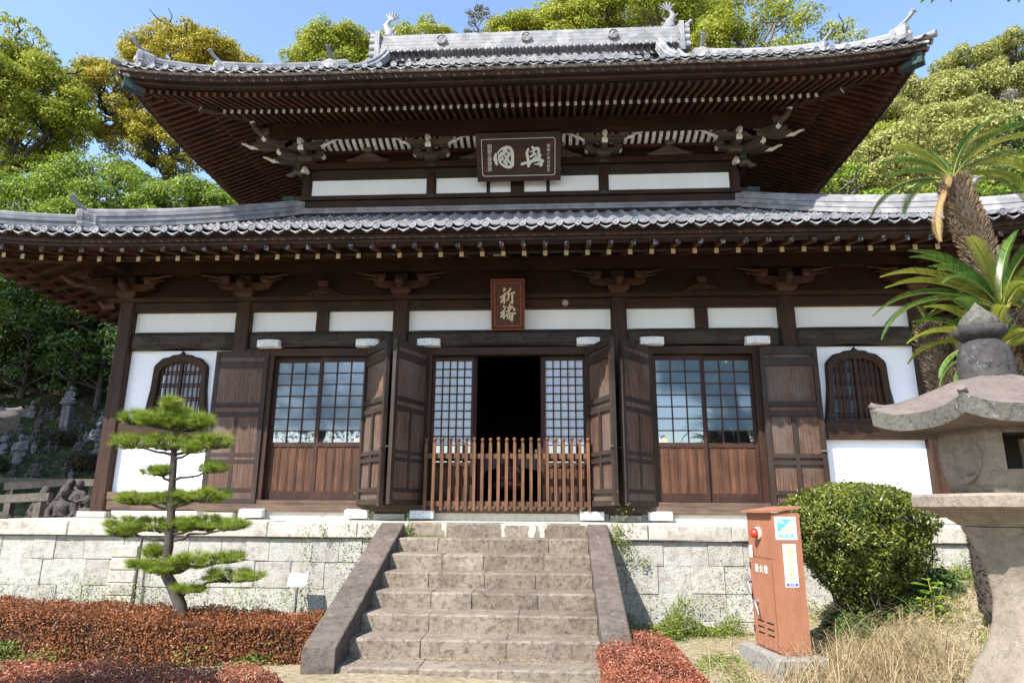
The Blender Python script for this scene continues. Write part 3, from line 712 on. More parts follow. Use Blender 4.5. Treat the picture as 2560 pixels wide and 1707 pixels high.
def ogre(loc, rz_, s=1.0, horn=True, parent=hall):
    # end tile: arched plate with beaded rim and a boss, saddle over the ridge and a horn tile pointing up; front face looks along -y (local)
    m = MB(); out = [(-.20, 0), (-.215, .06), (-.17, .10), (-.165, .20), (-.13, .30), (-.06, .36), (0, .375)]
    poly = out+[(-x, z) for x, z in out[::-1][1:]]
    m.prism(poly, -.06, .0)
    inn = [(x*.72, .05+z*.78) for x, z in poly]; m.prism(inn, -.075, -.06)
    for i in range(11):
        t = PI*(i/10); m.sphere((-.150*math.cos(t), -.065, .13+.175*math.sin(t)), .017, 8, 5)
    m.sphere((0, -.075, .16), .062, 12, 8, sc=(1, .6, 1.15))
    sad = [(-.185, .02), (-.195, .10), (-.15, .13), (-.14, .27), (-.08, .34), (0, .36), (.08, .34), (.14, .27), (.15, .13), (.195, .10), (.185, .02)]
    m.prism(sad, .0, .20)
    for sx_ in (-1, 1): m.sphere((sx_*.15, .10, .19), .014, 6, 4)
    if horn:
        m.tube([(0, .26, .31), (0, .12, .36), (0, -.02, .42), (0, -.12, .49), (0, -.175, .56)], [.032, .034, .034, .036, .048], 10)
        m.tube([(0, -.172, .555), (0, -.180, .568)], [.055, .053], 12)
    for i in range(len(m.v)): m.v[i] = tuple(q*s for q in m.v[i])
    o = m.build('ridge_end_ornament', TILE2, parent, loc=loc); o.rotation_euler = (0, 0, rz_); return o
def hip_path(T, sg, t0, t1, dz, n_=9, pw=0.):
    P = []
    for i in range(n_):
        t = t0+(t1-t0)*i/(n_-1); lf = T['L']*max(0, 1-t/T['span'])**2.6*max(0, 1-t/3.2)
        P.append((sg*(T['U']-t), T['Yc']-T['Hy']+t, rz(T, t)+lf+dz))
    return P
for T, t_in, tt in ((lowT, 4.05, (.30, 1.35)), (hiT, 3.15, (.28, 1.22))):
    for sg in (-1, 1):
        ang = math.atan2(-1, sg)+PI/2
        ridge(hip_path(T, sg, tt[0]+.1, tt[1]+.15, .05, 7), .26, .19, layers=4)
        ridge(hip_path(T, sg, tt[1]+.05, t_in, .05, 13), .27, .30, layers=6)
        for i, t in enumerate(tt):
            x, y, z = hip_path(T, sg, t, t+1, .04, 2)[0]; ogre((x, y, z), ang, 1.0)
        p = [Vector(q) for q in hip_path(T, sg, -.03, .36, .06, 4)]; p[0].z += .02
        m = MB(); m.tube(p, [.062, .058, .055, .055], 12); m.tube([p[0]+Vector((sg*.002, -.002, 0)), p[0]-(p[1]-p[0]).normalized()*.02], [.066, .064], 12); m.build('corner_tile', TILE2, hall)
# flashing ridge of the lower roof against the upper wall
m = MB(); zf = 6.03
for L_ in range(4):
    o_ = .0 if L_ % 2 else .012
    m.box(-4.52-o_, 4.52+o_, 1.90-o_-.012*(4-L_), 2.1, zf+.036*L_, zf+.036*L_+.030)
    for sg in (-1, 1):
        a, b = sorted((sg*(4.50), sg*(4.66+o_+.012*(4-L_)))); m.box(a, b, 2.0, 6.7, zf+.036*L_, zf+.036*L_+.030)
m.box(-4.5, 4.5, 1.97, 2.12, zf+.02, zf+.15)
m.build('flashing_ridge', TILE2, hall)
# descending ridges + their ornaments
def desc(sg):
    P = []
    for i in range(12):
        Y = .62+(4.05-.62)*i/11; d = Y-(hiT['Yc']-hiT['Hy']); P.append((sg*(3.62-.15*i/11), Y, rz(hiT, d)+.03+.10*max(0, (i-8)/3)**2))
    return P
for sg in (-1, 1):
    P = desc(sg); ridge(P, .27, .24, 'descending_ridge', 5)
    ogre((P[0][0], P[0][1], P[0][2]-.02), 0, 1.08)
    P2 = [(sg*(3.93), p[1]+.1, rz(hiT, p[1]+.1-(hiT['Yc']-hiT['Hy']))+.05) for p in P[3:]]
    m = MB(); m.tube(P2, .06, 8); P3 = [(p[0]-sg*.13, p[1], p[2]+.01) for p in P2]; m.tube(P3, .05, 8); m.build('verge_roll', TILE2, hall)
# main ridge
RXL, RXR, RY = -3.68, 3.98, hiT['Yc']; zr = rz(hiT, 4.95)-.10
m = MB(); nL = 9; H_ = .66
for L_ in range(nL):
    w_ = .26-.010*L_+(.008 if L_ % 2 else 0); z0_ = zr+.12+(H_-.12)*L_/nL
    m.box(RXL, RXR, RY-w_, RY+w_, z0_, z0_+(H_-.12)/nL-.007)
m.box(RXL+.02, RXR-.02, RY-.15, RY+.15, zr-.1, zr+H_-.01)
n_ = int((RXR-RXL)/.155)
x = RXL+.1
pts = []
while x < RXR-.05:
    m.tube([(x, RY-.42, zr+.035), (x, RY-.2, zr+.075)], .052, 10);
    m.prism([(x+.055, zr+.0), (x+.112, zr-.028), (x+.112, zr+.02), (x+.055, zr+.04)], RY-.41, RY-.3)
    m.tube([(x, RY-.424, zr+.035), (x, RY-.430, zr+.035)], [.036, .034], 10)
    x += .172
xx = RXL
k = 0
while xx < RXR-.01:
    L2 = min(.31, RXR-xx); m.tube([(xx, RY, zr+H_+.03), (xx+L2-.02, RY, zr+H_+.03)], .085, 10); m.tube([(xx+L2-.035, RY, zr+H_+.03), (xx+L2-.001, RY, zr+H_+.03)], .097, 10); xx += L2
m.build('main_ridge', TILE2, hall)
for X in (-2.06, .12, 2.32):
    m = MB(); c_ = Vector((X, RY-.275, zr+.40))
    m.tube([c_+Vector((0, .06, 0)), c_+Vector((0, -.02, 0))], .135, 20); m.tube([c_+Vector((0, -.02, 0)), c_+Vector((0, -.035, 0))], [.135, .11], 20, cap=False)
    o = m.build('crest_disc', TILE2, hall)
    q = MB()       # three hollyhock leaves, tips to the centre
    for j in range(3):
        a = PI/2+j*2*PI/3
        lp = [(0, .012), (.028, .035), (.050, .062), (.045, .088), (.022, .098), (0, .090), (-.022, .098), (-.045, .088), (-.050, .062), (-.028, .035)]
        vs = [(c_.x+px*math.cos(a-PI/2)-pz*math.sin(a-PI/2), c_.y-.036, c_.z+px*math.sin(a-PI/2)+pz*math.cos(a-PI/2)) for px, pz in lp]
        vs2 = [(x_, y_+.014, z_) for x_, y_, z_ in vs]; k = len(lp)
        q.add(vs+vs2, [tuple(range(k-1, -1, -1))]+[(i, (i+1) % k, (i+1) % k+k, i+k) for i in range(k)])
        for t in (-.35, 0, .35): 
            b = a+t; q.tube([(c_.x+.03*math.cos(a), c_.y-.038, c_.z+.03*math.sin(a)), (c_.x+.085*math.cos(b), c_.y-.038, c_.z+.085*math.sin(b))], .004, 4)
    q.build('crest_relief', TILE2, o)
    q = MB(); q.lathe([(.128, 0), (.128, .01), (.112, .01), (.112, 0)], 24, cap=False); 
    for i in range(len(q.v)): a_, b_, c2 = q.v[i]; q.v[i] = (c_.x+a_, c_.y-.036-c2, c_.z+b_)
    q.build('crest_rim', TILE2, o)
for sg, X in ((-1, RXL), (1, RXR)):
    m = MB()    # stacked round end tiles
    for zz, rr in ((.06, .13), (.26, .13), (.46, .12), (.60, .10)):
        m.tube([(X-sg*.02, RY-.16, zr+zz), (X+sg*.26, RY-.16, zr+zz)], rr, 12); m.tube([(X-sg*.02, RY+.16, zr+zz), (X+sg*.26, RY+.16, zr+zz)], rr, 12)
    m.box(min(X, X+sg*.12), max(X, X+sg*.12), RY-.30, RY+.30, zr-.12, zr+.72)
    m.tube([(X+sg*.1, RY, zr+.7), (X+sg*.22, RY, zr+.80), (X+sg*.38, RY, zr+.93)], [.04, .045, .06], 8)
    m.build('ridge_end_ornament', TILE2, hall)
    # dolphin-like fish finial: head down, scaled body rising, fanned tail
    m = MB(); fx = X-sg*.16; zb = zr+H_+.08
    path = [(0, .0), (.04, .10), (.02, .24), (-.06, .38), (-.10, .52), (-.05, .66), (.03, .76)]
    m.tube([(fx-sg*a, RY, zb+b) for a, b in path], [.17, .18, .155, .125, .095, .065, .04], 10)
    m.sphere((fx-sg*.12, RY, zb+.05), .14, 10, 8, sc=(1.3, 1, .8))
    for j, (a, b) in enumerate([(.0, .32), (.12, .40), (.25, .42), (.36, .36), (.44, .26), (.47, .14)]):
        t0 = (fx-sg*.02, zb+.72); tip = (t0[0]-sg*(a-.16)*1.0+0, t0[1]+b*.85)
        m.prism([(t0[0]-.03, t0[1]), (t0[0]+.03, t0[1]), (tip[0]+.02, tip[1]), (tip[0]-.02, tip[1])], RY-.03+.002*j, RY+.03-.002*j)
    for a, b, s2 in ((.05, .30, -1), (-.02, .50, -1), (.03, .16, 1), (-.02, .34, 1)):
        px = fx-sg*(a+s2*.12); m.prism([(px, zb+b-.08), (px+s2*sg*-.14, zb+b+.10), (px, zb+b+.06)], RY-.02, RY+.02)
    for i in range(len(m.v)): a_, b_, c_2 = m.v[i]; m.v[i] = (fx+(a_-fx)*.78, RY+(b_-RY)*.8, zb-.02+(c_2-zb)*.74)
    m.build('fish_finial', TILE2, hall)

# ---- upper wall
YU = 2.05
for X in (-4.43, -1.78, 1.80, 4.45):
    m = MB(); m.lathe([(.108, 6.42), (.110, 6.82), (.104, 6.93), (.088, 7.06)], 16, (X, YU, 0)); m.build('column', W_POST, hall)
m = MB(); m.box(-4.42, 4.44, YU-.02, YU+.05, 6.44, 6.865); m.build('plaster_panel', PLASTER, hall)
m = MB(); m.box(-4.42, 4.44, YU-.055, YU+.05, 6.857, 7.068); m.build('head_beam', W_CARVE, hall)
m = MB(); m.box(-4.66, 4.68, YU-.15, YU+.12, 7.07, 7.20); o = m.build('plate_beam', W_BEAM, hall)
for sg in (-1, 1):
    c = MB(); a, b = sorted((sg*4.56, sg*4.69)); c.box(a, b, YU-.16, YU+.13, 7.064, 7.206); c.build('bronze_cap', BRONZE, o)
m = MB(); m.box(-4.85, 4.87, YU-.14, YU+.1, 6.365, 6.455); m.box(-4.70, 4.72, YU-.085, YU+.1, 6.15, 6.362); o = m.build('sill_beam', W_BEAM, hall)
for sg in (-1, 1):
    c = MB(); a, b = sorted((sg*4.66, sg*4.90)); c.box(a, b, YU-.147, YU+.1, 6.359, 6.461); c.build('bronze_cap', BRONZE, o)
for X in (-1.78, 1.80):
    c = MB(); c.prism([(X-.10, 6.41), (X, 6.365), (X+.10, 6.41), (X, 6.452)], YU-.148, YU-.14); c.build('bronze_cap', BRONZE, o)
    c = MB(); c.prism([(X-.11, 7.075), (X+.11, 7.075), (X+.05, 7.13), (X, 7.16), (X-.05, 7.13)], YU-.165, YU-.15); c.build('bronze_cap', BRONZE, o)
for xa_, xb_ in ((-.12, .16), (-.62, -.55), (.62, .69)):
    m = MB(); m.box(xa_, xb_, YU-.055, YU-.025, 6.456, 6.855); m.build('short_post', W_POST, hall)
m = MB(); m.box(-4.40, 4.42, YU+.0, YU+.06, 7.20, 8.2); m.build('bracket_wall', W_SOFF, hall)
# curved white ribs between wall and purlin
m = MB()
for i in range(-31, 32):
    X = i*.1405
    if abs(X) > 4.33: continue
    pts = [(YU-.12, 7.470), (YU-.25, 7.478), (YU-.40, 7.515), (YU-.50, 7.575), (YU-.56, 7.67)]
    vs = []
    for y, z in pts: vs += [(X-.034, y, z), (X+.034, y, z), (X+.034, y+.03, z+.03), (X-.034, y+.03, z+.03)]
    m.add(vs, [(4*j+a, 4*j+(a+1) % 4, 4*j+4+(a+1) % 4, 4*j+4+a) for j in range(4) for a in range(4)])
m.build('white_ribs', WHITE_TIP, hall)
m = MB()
for sg2 in (0,):
    pts = [(YU-.06, 7.505), (YU-.25, 7.51), (YU-.40, 7.545), (YU-.50, 7.605), (YU-.56, 7.70)]
    vs = []
    for y, z in pts: vs += [(-4.35, y, z), (4.37, y, z)]
    m.add(vs, [(2*j, 2*j+1, 2*j+3, 2*j+2) for j in range(4)])
m.box(-4.45, 4.47, YU-.17, YU-.02, 7.40, 7.465)
m.build('rib_board', wood('wood_red_brown', (.035, .013, .009), (.085, .030, .018), 'x'), hall)
# ---- bracket complexes
def arm(m, c, d, half_, h=.10, wd=.10, mi=0, tipmi=None):     # boat-shaped arm centred at c (bottom centre) along unit d
    c = Vector(c); d = Vector(d).normalized(); r = Vector((d.y, -d.x, 0)).normalized()*(wd/2); U_ = Vector((0, 0, 1))
    prof = [(-1, h), (-1, .55*h), (-.85, .22*h), (-.6, 0), (.6, 0), (.85, .22*h), (1, .55*h), (1, h)]
    vs = [c+d*(half_*a)+U_*b-r for a, b in prof]+[c+d*(half_*a)+U_*b+r for a, b in prof]; k = len(prof)
    m.add(vs, [tuple(range(k)), tuple(range(2*k-1, k-1, -1))], mi)
    m.add(vs, [(i, (i+1) % k, (i+1) % k+k, i+k) for i in (2, 3, 4, 7)], mi)
    m.add(vs, [(i, (i+1) % k, (i+1) % k+k, i+k) for i in (0, 1, 5, 6)], mi if tipmi is None else tipmi)
def blk(m, c, w_, h, mi=0):      # bearing block, tapered below
    x, y, z = c; a = w_/2; b = a*.68
    vs = [(x+sx*b, y+sy_*b, z) for sy_ in (-1, 1) for sx in (-1, 1)]+[(x+sx*a, y+sy_*a, z+h*.42) for sy_ in (-1, 1) for sx in (-1, 1)]+[(x+sx*a, y+sy_*a, z+h) for sy_ in (-1, 1) for sx in (-1, 1)]
    fs = []
    for o_ in (0, 4): fs += [(o_, o_+1, o_+5, o_+4), (o_+1, o_+3, o_+7, o_+5), (o_+3, o_+2, o_+6, o_+7), (o_+2, o_, o_+4, o_+6)]
    m.add(vs, fs+[(8, 9, 11, 10), (1, 0, 2, 3)], mi)
def tail(m, c, dx, dz, y, mi=0, s=1.):     # small scrolled end
    pts = [(c[0], y, c[2]), (c[0]+dx*.35, y, c[2]+dz*.15), (c[0]+dx*.6, y, c[2]+dz*.65), (c[0]+dx, y, c[2]+dz)]
    m.tube(pts, [.030*s, .024*s, .018*s, .014*s], 6, mi); m.sphere((pts[-1][0], y, pts[-1][2]), .022*s, 6, 5, mi)
for X in (-A3, -A2, -A1, A1, A2, A3):
    m = MB(); blk(m, (X, -.05, 3.592), .34, .13)
    arm(m, (X, -.10, 3.71), (1, 0, 0), .46, .13, .14)
    for dx in (-.37, 0, .37): blk(m, (X+dx, -.10, 3.835), .20, .12)
    for s2 in (-1, 1):
        tail(m, (X+s2*.44, 0, 3.93), s2*.30, .045, -.19, 0, 1.1); tail(m, (X+s2*.40, 0, 3.86), s2*.22, .03, -.19, 0, .8)
    m.sphere((X, -.30, 3.80), .095, 12, 8, sc=(.8, 1.2, 1.0)); m.tube([(X, -.1, 3.76), (X, -.30, 3.74), (X, -.40, 3.80)], [.07, .06, .03], 8)
    if abs(X) > 6:
        sg = 1 if X > 0 else -1; arm(m, (X+sg*.18, -.18, 3.70), (sg, -1, 0), .52, .12, .12)
        blk(m, (X+sg*.52, -.52, 3.80), .18, .10); m.tube([(X+sg*.4, -.4, 3.72), (X+sg*.62, -.62, 3.70), (X+sg*.75, -.75, 3.80), (X+sg*.70, -.70, 3.90)], [.06, .06, .045, .02], 8)
        arm(m, (X+sg*.30, 0, 3.70), (1, 0, 0), .45, .12, .11); m.tube([(X+sg*.25, -.05, 3.50), (X+sg*.42, -.08, 3.46), (X+sg*.52, -.08, 3.56)], [.08, .07, .03], 8)
    m.build('bracket_set', W_BRK, hall)
def frog(X, y, z, w_, h, mat, seed):
    rr = random.Random(seed); m = MB(); out = []
    for i in range(13):
        t = i/12; xx = -w_/2+w_*t; e = math.sin(PI*t); zz = h*(.12+.80*e**2.2)+.012*math.sin(t*38); out.append((X+xx, z+zz))
    m.prism([(X-w_/2, z)]+out+[(X+w_/2, z)], y-.05, y)
    for i in range(26):
        t = rr.uniform(-.30, .30); q = rr.uniform(.1, .62)*(1-abs(t)*2.2)
        m.sphere((X+t*w_, y-.055, z+h*max(.05, q)), rr.uniform(.018, .034)*h/.22, 7, 5, sc=(1.5, .5, 1))
    for s2 in (-1, 1): m.tube([(X+s2*w_*.2, y-.055, z+h*.5), (X+s2*w_*.33, y-.06, z+h*.22), (X+s2*w_*.47, y-.055, z+h*.10)], [.022, .02, .012], 6)
    blk(m, (X, y-.04, z+h*.9), .17, .09)
    return m.build('frog_leg_strut', mat, hall)
for i, X in enumerate((-3.14, 3.16, 0)): frog(X, -.03, 3.592, .85, .20, W_BRK, i)
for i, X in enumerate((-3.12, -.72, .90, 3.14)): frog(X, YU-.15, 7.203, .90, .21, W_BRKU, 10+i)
m = MB(); m.box(-A3, A3, -.01, .03, 3.592, 4.02); m.build('bracket_wall', W_SOFF, hall)
def ubr(X, corner=0):
    m = MB(); y1, y2 = YU-.16, YU-.47
    blk(m, (X, y1+.02, 7.203), .30, .10)
    arm(m, (X, y1, 7.27), (1, 0, 0), .38, .11, .13, 0, 1); arm(m, (X, (y1+y2)/2, 7.275), (0, 1, 0), .27, .10, .12, 0, 1)
    for dx in (-.29, 0, .29): blk(m, (X+dx, y1, 7.375), .17, .09)
    arm(m, (X, y2, 7.36), (1, 0, 0), .47, .12, .13, 0, 1)
    for dx in (-.37, 0, .37): blk(m, (X+dx, y2, 7.475), .18, .11)
    m.box(X-.04, X+.04, y2-.10, y2-.06, 7.33, 7.42, 1)
    m.tube([(X, y2, 7.53), (X, y2-.10, 7.50), (X, y2-.20, 7.46), (X, y2-.21, 7.38)], [.05, .055, .05, .035], 8, 1)
    for s2 in (-1, 1): tail(m, (X+s2*.44, 0, 7.43), s2*.32, .13, y2-.02, 1, 1.3)
    if corner:
        sg = corner; n1 = Vector((sg, -1, 0)).normalized(); q = lambda a, z: (X+sg*a, YU-a, z)
        arm(m, q(.22, 7.22), n1, .40, .13, .13, 0, 1); blk(m, q(.45, 7.36), .20, .11)
        arm(m, q(.42, 7.40), n1, .46, .14, .13, 0, 1); blk(m, q(.70, 7.54), .20, .11)
        m.tube([q(.50, 7.56), q(.74, 7.54), q(.86, 7.62), q(.90, 7.72)], [.075, .07, .06, .05], 8); m.tube([q(.895, 7.71), q(.93, 7.80), q(.92, 7.90)], [.055, .05, .045], 8, 1)
        for (yy, zz, a0, a1) in ((YU-.06, 7.27, .10, .62), (y2, 7.36, .30, .92)):
            arm(m, (X+sg*(a0+a1)/2, yy, zz), (1, 0, 0), (a1-a0)/2+.12, .12, .13, 0, 1)
            m.tube([(X+sg*a1, yy-.01, zz+.06), (X+sg*(a1+.16), yy-.01, zz+.05), (X+sg*(a1+.30), yy-.01, zz+.13), (X+sg*(a1+.38), yy-.01, zz+.15)], [.05, .042, .03, .018], 6, 1)
            blk(m, (X+sg*(a1-.05), yy, zz+.12), .18, .10)
        m.tube([(X+sg*.08, YU-.12, 6.98), (X+sg*.22, YU-.13, 7.02), (X+sg*.32, YU-.13, 6.94), (X+sg*.42, YU-.13, 6.95)], [.075, .08, .06, .03], 8)
        m.tube([(X, YU-.1, 7.02), (X, YU-.26, 7.02), (X, YU-.32, 6.92), (X, YU-.38, 6.90)], [.055, .055, .045, .03], 8, 1)
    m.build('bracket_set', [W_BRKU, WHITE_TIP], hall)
ubr(-4.43, -1); ubr(-1.78); ubr(1.80); ubr(4.45, 1)

# ------------------------------------------------------------------ plaques, lamp, stickers
GOLD = plain('aged_gilt', (.50, .44, .34), .5, .4)
INKW = plain('white_lacquer', (.66, .68, .68), .5, .3)
REDL = plain('red_lacquer', (.34, .035, .02), .4, .4)
W_PLQ = wood('wood_plaque', (.035, .018, .013), (.085, .042, .028), 'x', .8, .45)
W_PLQ2 = wood('wood_plaque_red', (.05, .016, .009), (.12, .045, .02), 'z', .8, .4)
def brush(m, pts, w, y, k):       # tapered brush stroke as a low relief, pts (x,z), w widths
    P = []; Wd = []
    pts = [Vector((a, b)) for a, b in pts]; n_ = len(pts)
    ws = [w]*n_ if isinstance(w, (int, float)) else w
    for i in range(n_-1):      # catmull-rom
        p0, p1, p2, p3 = pts[max(i-1, 0)], pts[i], pts[i+1], pts[min(i+2, n_-1)]
        for j in range(6):
            t = j/6; P.append(.5*((2*p1)+(p2-p0)*t+(2*p0-5*p1+4*p2-p3)*t*t+(3*p1-p0-3*p2+p3)*t*t*t)); Wd.append(ws[i]+(ws[i+1]-ws[i])*t)
    P.append(pts[-1]); Wd.append(ws[-1]); N = len(P); L_ = []; R_ = []
    for i in range(N):
        d = (P[min(i+1, N-1)]-P[max(i-1, 0)]); d = d.normalized() if d.length > 1e-9 else Vector((1, 0)); nrm = Vector((-d.y, d.x))*Wd[i]/2; L_.append(P[i]+nrm); R_.append(P[i]-nrm)
    yy = y-.004-.00025*k; vs = []
    for i in range(N):
        e = -.00001*i; vs += [(L_[i].x, yy+e, L_[i].y), (R_[i].x, yy+e, R_[i].y), (L_[i].x, y, L_[i].y), (R_[i].x, y, R_[i].y)]
    fs = []
    for i in range(N-1): a = 4*i; b = a+4; fs += [(a, a+1, b+1, b), (a, b, b+2, a+2), (a+1, a+3, b+3, b+1)]
    m.add(vs, fs)
    for q, idx in ((P[0], 0), (P[-1], N-1)):
        r = Wd[idx]/2; ye = yy-.0001; m.add([(q.x+r*math.cos(2*PI*j/10), ye, q.y+r*math.sin(2*PI*j/10)) for j in range(10)]+[(q.x+r*math.cos(2*PI*j/10), y, q.y+r*math.sin(2*PI*j/10)) for j in range(10)], [tuple(range(10))]+[(j, (j+1) % 10, (j+1) % 10+10, j+10) for j in range(10)])
def text_mb(txt, size, off=0.0, ext=.0008):
    cu = bpy.data.curves.new('lettering', 'FONT'); cu.body = txt; cu.size = size; cu.align_x = 'CENTER'; cu.align_y = 'CENTER'; cu.offset = off; cu.extrude = ext
    o = bpy.data.objects.new('lettering', cu); COL.objects.link(o); bpy.context.view_layer.update()
    me = o.evaluated_get(bpy.context.evaluated_depsgraph_get()).to_mesh(); vs = [tuple(v.co) for v in me.vertices]; fs = [tuple(p.vertices) for p in me.polygons]
    bpy.data.objects.remove(o); bpy.data.curves.remove(cu); return vs, fs
def add_text(m, txt, size, x, z, y, off=0.0, sx=1, mi=0):         # text facing -y
    vs, fs = text_mb(txt, size, off); m.add([(x+a*sx, y-c, z+b) for a, b, c in vs], fs, mi)
def tilted(name, bx, by, bz, ang, **k):
    e = empty(name, (bx, by, bz), **k); e.rotation_euler = (ang, 0, 0); return e
# upper plaque: local x right, z up along the board
UPW, UPH = 1.70, .955
up_ = tilted('name_plaque', .065, YU-.19, 6.675, math.radians(35), label='wide dark wooden plaque with two big white characters under the upper eaves', cat='plaque')
m = MB(); b_ = .085
m.box(-UPW/2, UPW/2, -.05, .05, 0, b_); m.box(-UPW/2, UPW/2, -.05, .05, UPH-b_, UPH); m.box(-UPW/2, -UPW/2+b_, -.048, .048, b_, UPH-b_); m.box(UPW/2-b_, UPW/2, -.048, .048, b_, UPH-b_)
m.build('frame', W_PLQ, up_)
m = MB(); m.box(-UPW/2+b_-.01, UPW/2-b_+.01, -.028, .03, b_-.01, UPH-b_+.01); m.build('board', W_PLQ, up_)
def uc_(x, y):
    v = (y-150)/1180; lx = 85+35*v; rx = 2175+10*v; u = (x-lx)/(rx-lx); t = 150-40*u; b = 1330-30*u; return ((u-.5)*UPW, UPH*(1-(y-t)/(b-t)))
kx = UPW/2090
def us_(m, pts, w, k): brush(m, [uc_(*p) for p in pts], [q*kx for q in w] if isinstance(w, list) else w*kx, -.028, k)
m = MB()
ln = [(235, 300), (2000, 258), (2040, 295), (2040, 1125), (2005, 1162), (290, 1190), (245, 1150), (222, 330), (235, 300)]
for i in range(len(ln)-1): us_(m, [ln[i], ln[i+1]], 15, i)
m.build('border_line', INKW, up_)
m = MB()
for i, (p, w_) in enumerate([
    ([(578, 640), (562, 760), (600, 900)], [40, 92, 56]),
    ([(612, 640), (700, 545), (820, 490), (920, 500), (975, 580), (990, 700), (988, 830), (985, 910), (940, 955), (860, 965), (760, 925), (685, 850), (655, 770)], [26, 50, 68, 76, 78, 78, 78, 84, 80, 68, 58, 56, 46]),
    ([(668, 770), (672, 690), (735, 640), (800, 575)], [40, 84, 76, 56]),
    ([(762, 545), (820, 545), (835, 580), (790, 620)], [30, 70, 66, 46]),
    ([(740, 625), (815, 700), (880, 800), (955, 890)], [36, 50, 56, 46]),
    ([(890, 625), (905, 650), (870, 730), (810, 800), (780, 840)], [70, 80, 60, 56, 44]),
    ([(745, 710), (740, 770), (712, 790)], [30, 70, 56]), ([(790, 850), (840, 870), (830, 905)], [54, 70, 60])]): us_(m, p, w_, i)
m.build('character', INKW, up_)
m = MB()
for i, (p, w_) in enumerate([
    ([(1385, 530), (1350, 620), (1365, 730), (1385, 830)], [50, 70, 66, 76]),
    ([(1478, 485), (1530, 525), (1620, 520), (1640, 600), (1640, 700), (1655, 800)], [56, 70, 74, 66, 66, 80]),
    ([(1655, 680), (1675, 690)], [66, 70]), ([(1570, 535), (1500, 570), (1430, 600)], [56, 40, 24]),
    ([(1510, 605), (1525, 640), (1460, 700), (1430, 715)], [50, 56, 56, 50]), ([(1440, 720), (1500, 690), (1575, 640)], [40, 38, 34]),
    ([(1575, 700), (1560, 740), (1500, 765)], [42, 46, 30]), ([(1570, 760), (1610, 745)], [40, 40]),
    ([(1225, 895), (1380, 850), (1560, 800), (1690, 800), (1735, 825)], [70, 62, 76, 70, 76]),
    ([(1450, 865), (1395, 900), (1385, 945)], [40, 76, 66]), ([(1520, 900), (1600, 900), (1700, 880), (1690, 930)], [10, 36, 80, 70])]): us_(m, p, w_, i)
m.build('character', INKW, up_)
m = MB()
for i, ch in enumerate('朝鮮正使翠屏'): x, z = uc_(425, 478+i*110); add_text(m, ch, .098, x, z, -.030)
m.build('inscription', INKW, up_); m = MB()
for i, ch in enumerate('龍集乙未日南至'): x, z = uc_(1880, 455+i*99); add_text(m, ch, .074, x, z, -.030)
m.build('inscription', INKW, up_)
m = MB()
for (a, b, c, d) in [(1940, 345, 2005, 465), (290, 960, 370, 1085), (300, 850, 345, 905)]:
    x0, z1 = uc_(a, b); x1, z0 = uc_(c, d); t = .008
    m.box(x0, x1, -.030, -.027, z0, z0+t); m.box(x0, x1, -.030, -.027, z1-t, z1); m.box(x0, x0+t, -.0305, -.027, z0+t, z1-t); m.box(x1-t, x1, -.0305, -.027, z0+t, z1-t); m.box((x0+x1)/2-.004, (x0+x1)/2+.004, -.0295, -.027, z0+.02, z1-.02)
m.build('seal', plain('seal_red', (.30, .03, .02), .6), up_)
m = MB()
for x in (-.53, .53): m.tube([(x, .02, -.01), (x, -.062, -.01), (x, -.062, .05)], .012, 6)
m.build('hook', BLK_TIP, up_)
# lower plaque
LPW, LPH = .545, .82
lp = tilted('prayer_plaque', 0.0, -.19, 2.968, math.radians(17), label='narrow upright red-rimmed plaque with two pale characters over the main doorway', cat='plaque')
m = MB(); b_ = .058
m.box(-LPW/2+.008, LPW/2-.008, -.03, .03, .008, b_); m.box(-LPW/2+.008, LPW/2-.008, -.03, .03, LPH-b_, LPH-.008); m.box(-LPW/2+.008, -LPW/2+b_, -.029, .029, b_, LPH-b_); m.box(LPW/2-b_, LPW/2-.008, -.029, .029, b_, LPH-b_); m.build('frame', W_PLQ, lp)
m = MB()
for (x0, x1, z0, z1, t, y) in ((-LPW/2, LPW/2, 0, LPH, .009, -.034), (-LPW/2+b_, LPW/2-b_, b_, LPH-b_, .011, -.035)):
    m.box(x0, x1, y, .0, z0, z0+t); m.box(x0, x1, y, .0, z1-t, z1); m.box(x0, x0+t, y+.001, .0, z0+t, z1-t); m.box(x1-t, x1, y+.001, .0, z0+t, z1-t)
m.build('red_rim', REDL, lp)
m = MB(); m.box(-LPW/2+b_, LPW/2-b_, -.014, .02, b_, LPH-b_); m.build('board', W_PLQ2, lp)
def lc(x, y):
    v = (y-200)/1230; lx = 255+50*v; rx = 1095+25*v; u = (x-lx)/(rx-lx); t = 200-20*u; b = 1438-22*u; return ((u-.5)*LPW, LPH*(1-(y-t)/(b-t)))
kl = LPW/840
G1 = [([(600, 430), (610, 445), (570, 490)], [66, 62, 22]), ([(618, 535), (580, 590), (515, 640)], [36, 40, 52]), ([(628, 560), (590, 650), (535, 745)], [30, 42, 58]), ([(608, 620), (606, 700), (603, 775)], [34, 40, 44]),
    ([(745, 425), (720, 480), (660, 535)], [52, 48, 36]), ([(700, 530), (715, 600), (690, 680), (650, 720)], [36, 50, 46, 20]), ([(690, 560), (770, 540), (850, 510)], [40, 38, 48]), ([(795, 540), (800, 650), (795, 770)], [44, 48, 56]), ([(795, 775), (745, 745)], [46, 14])]
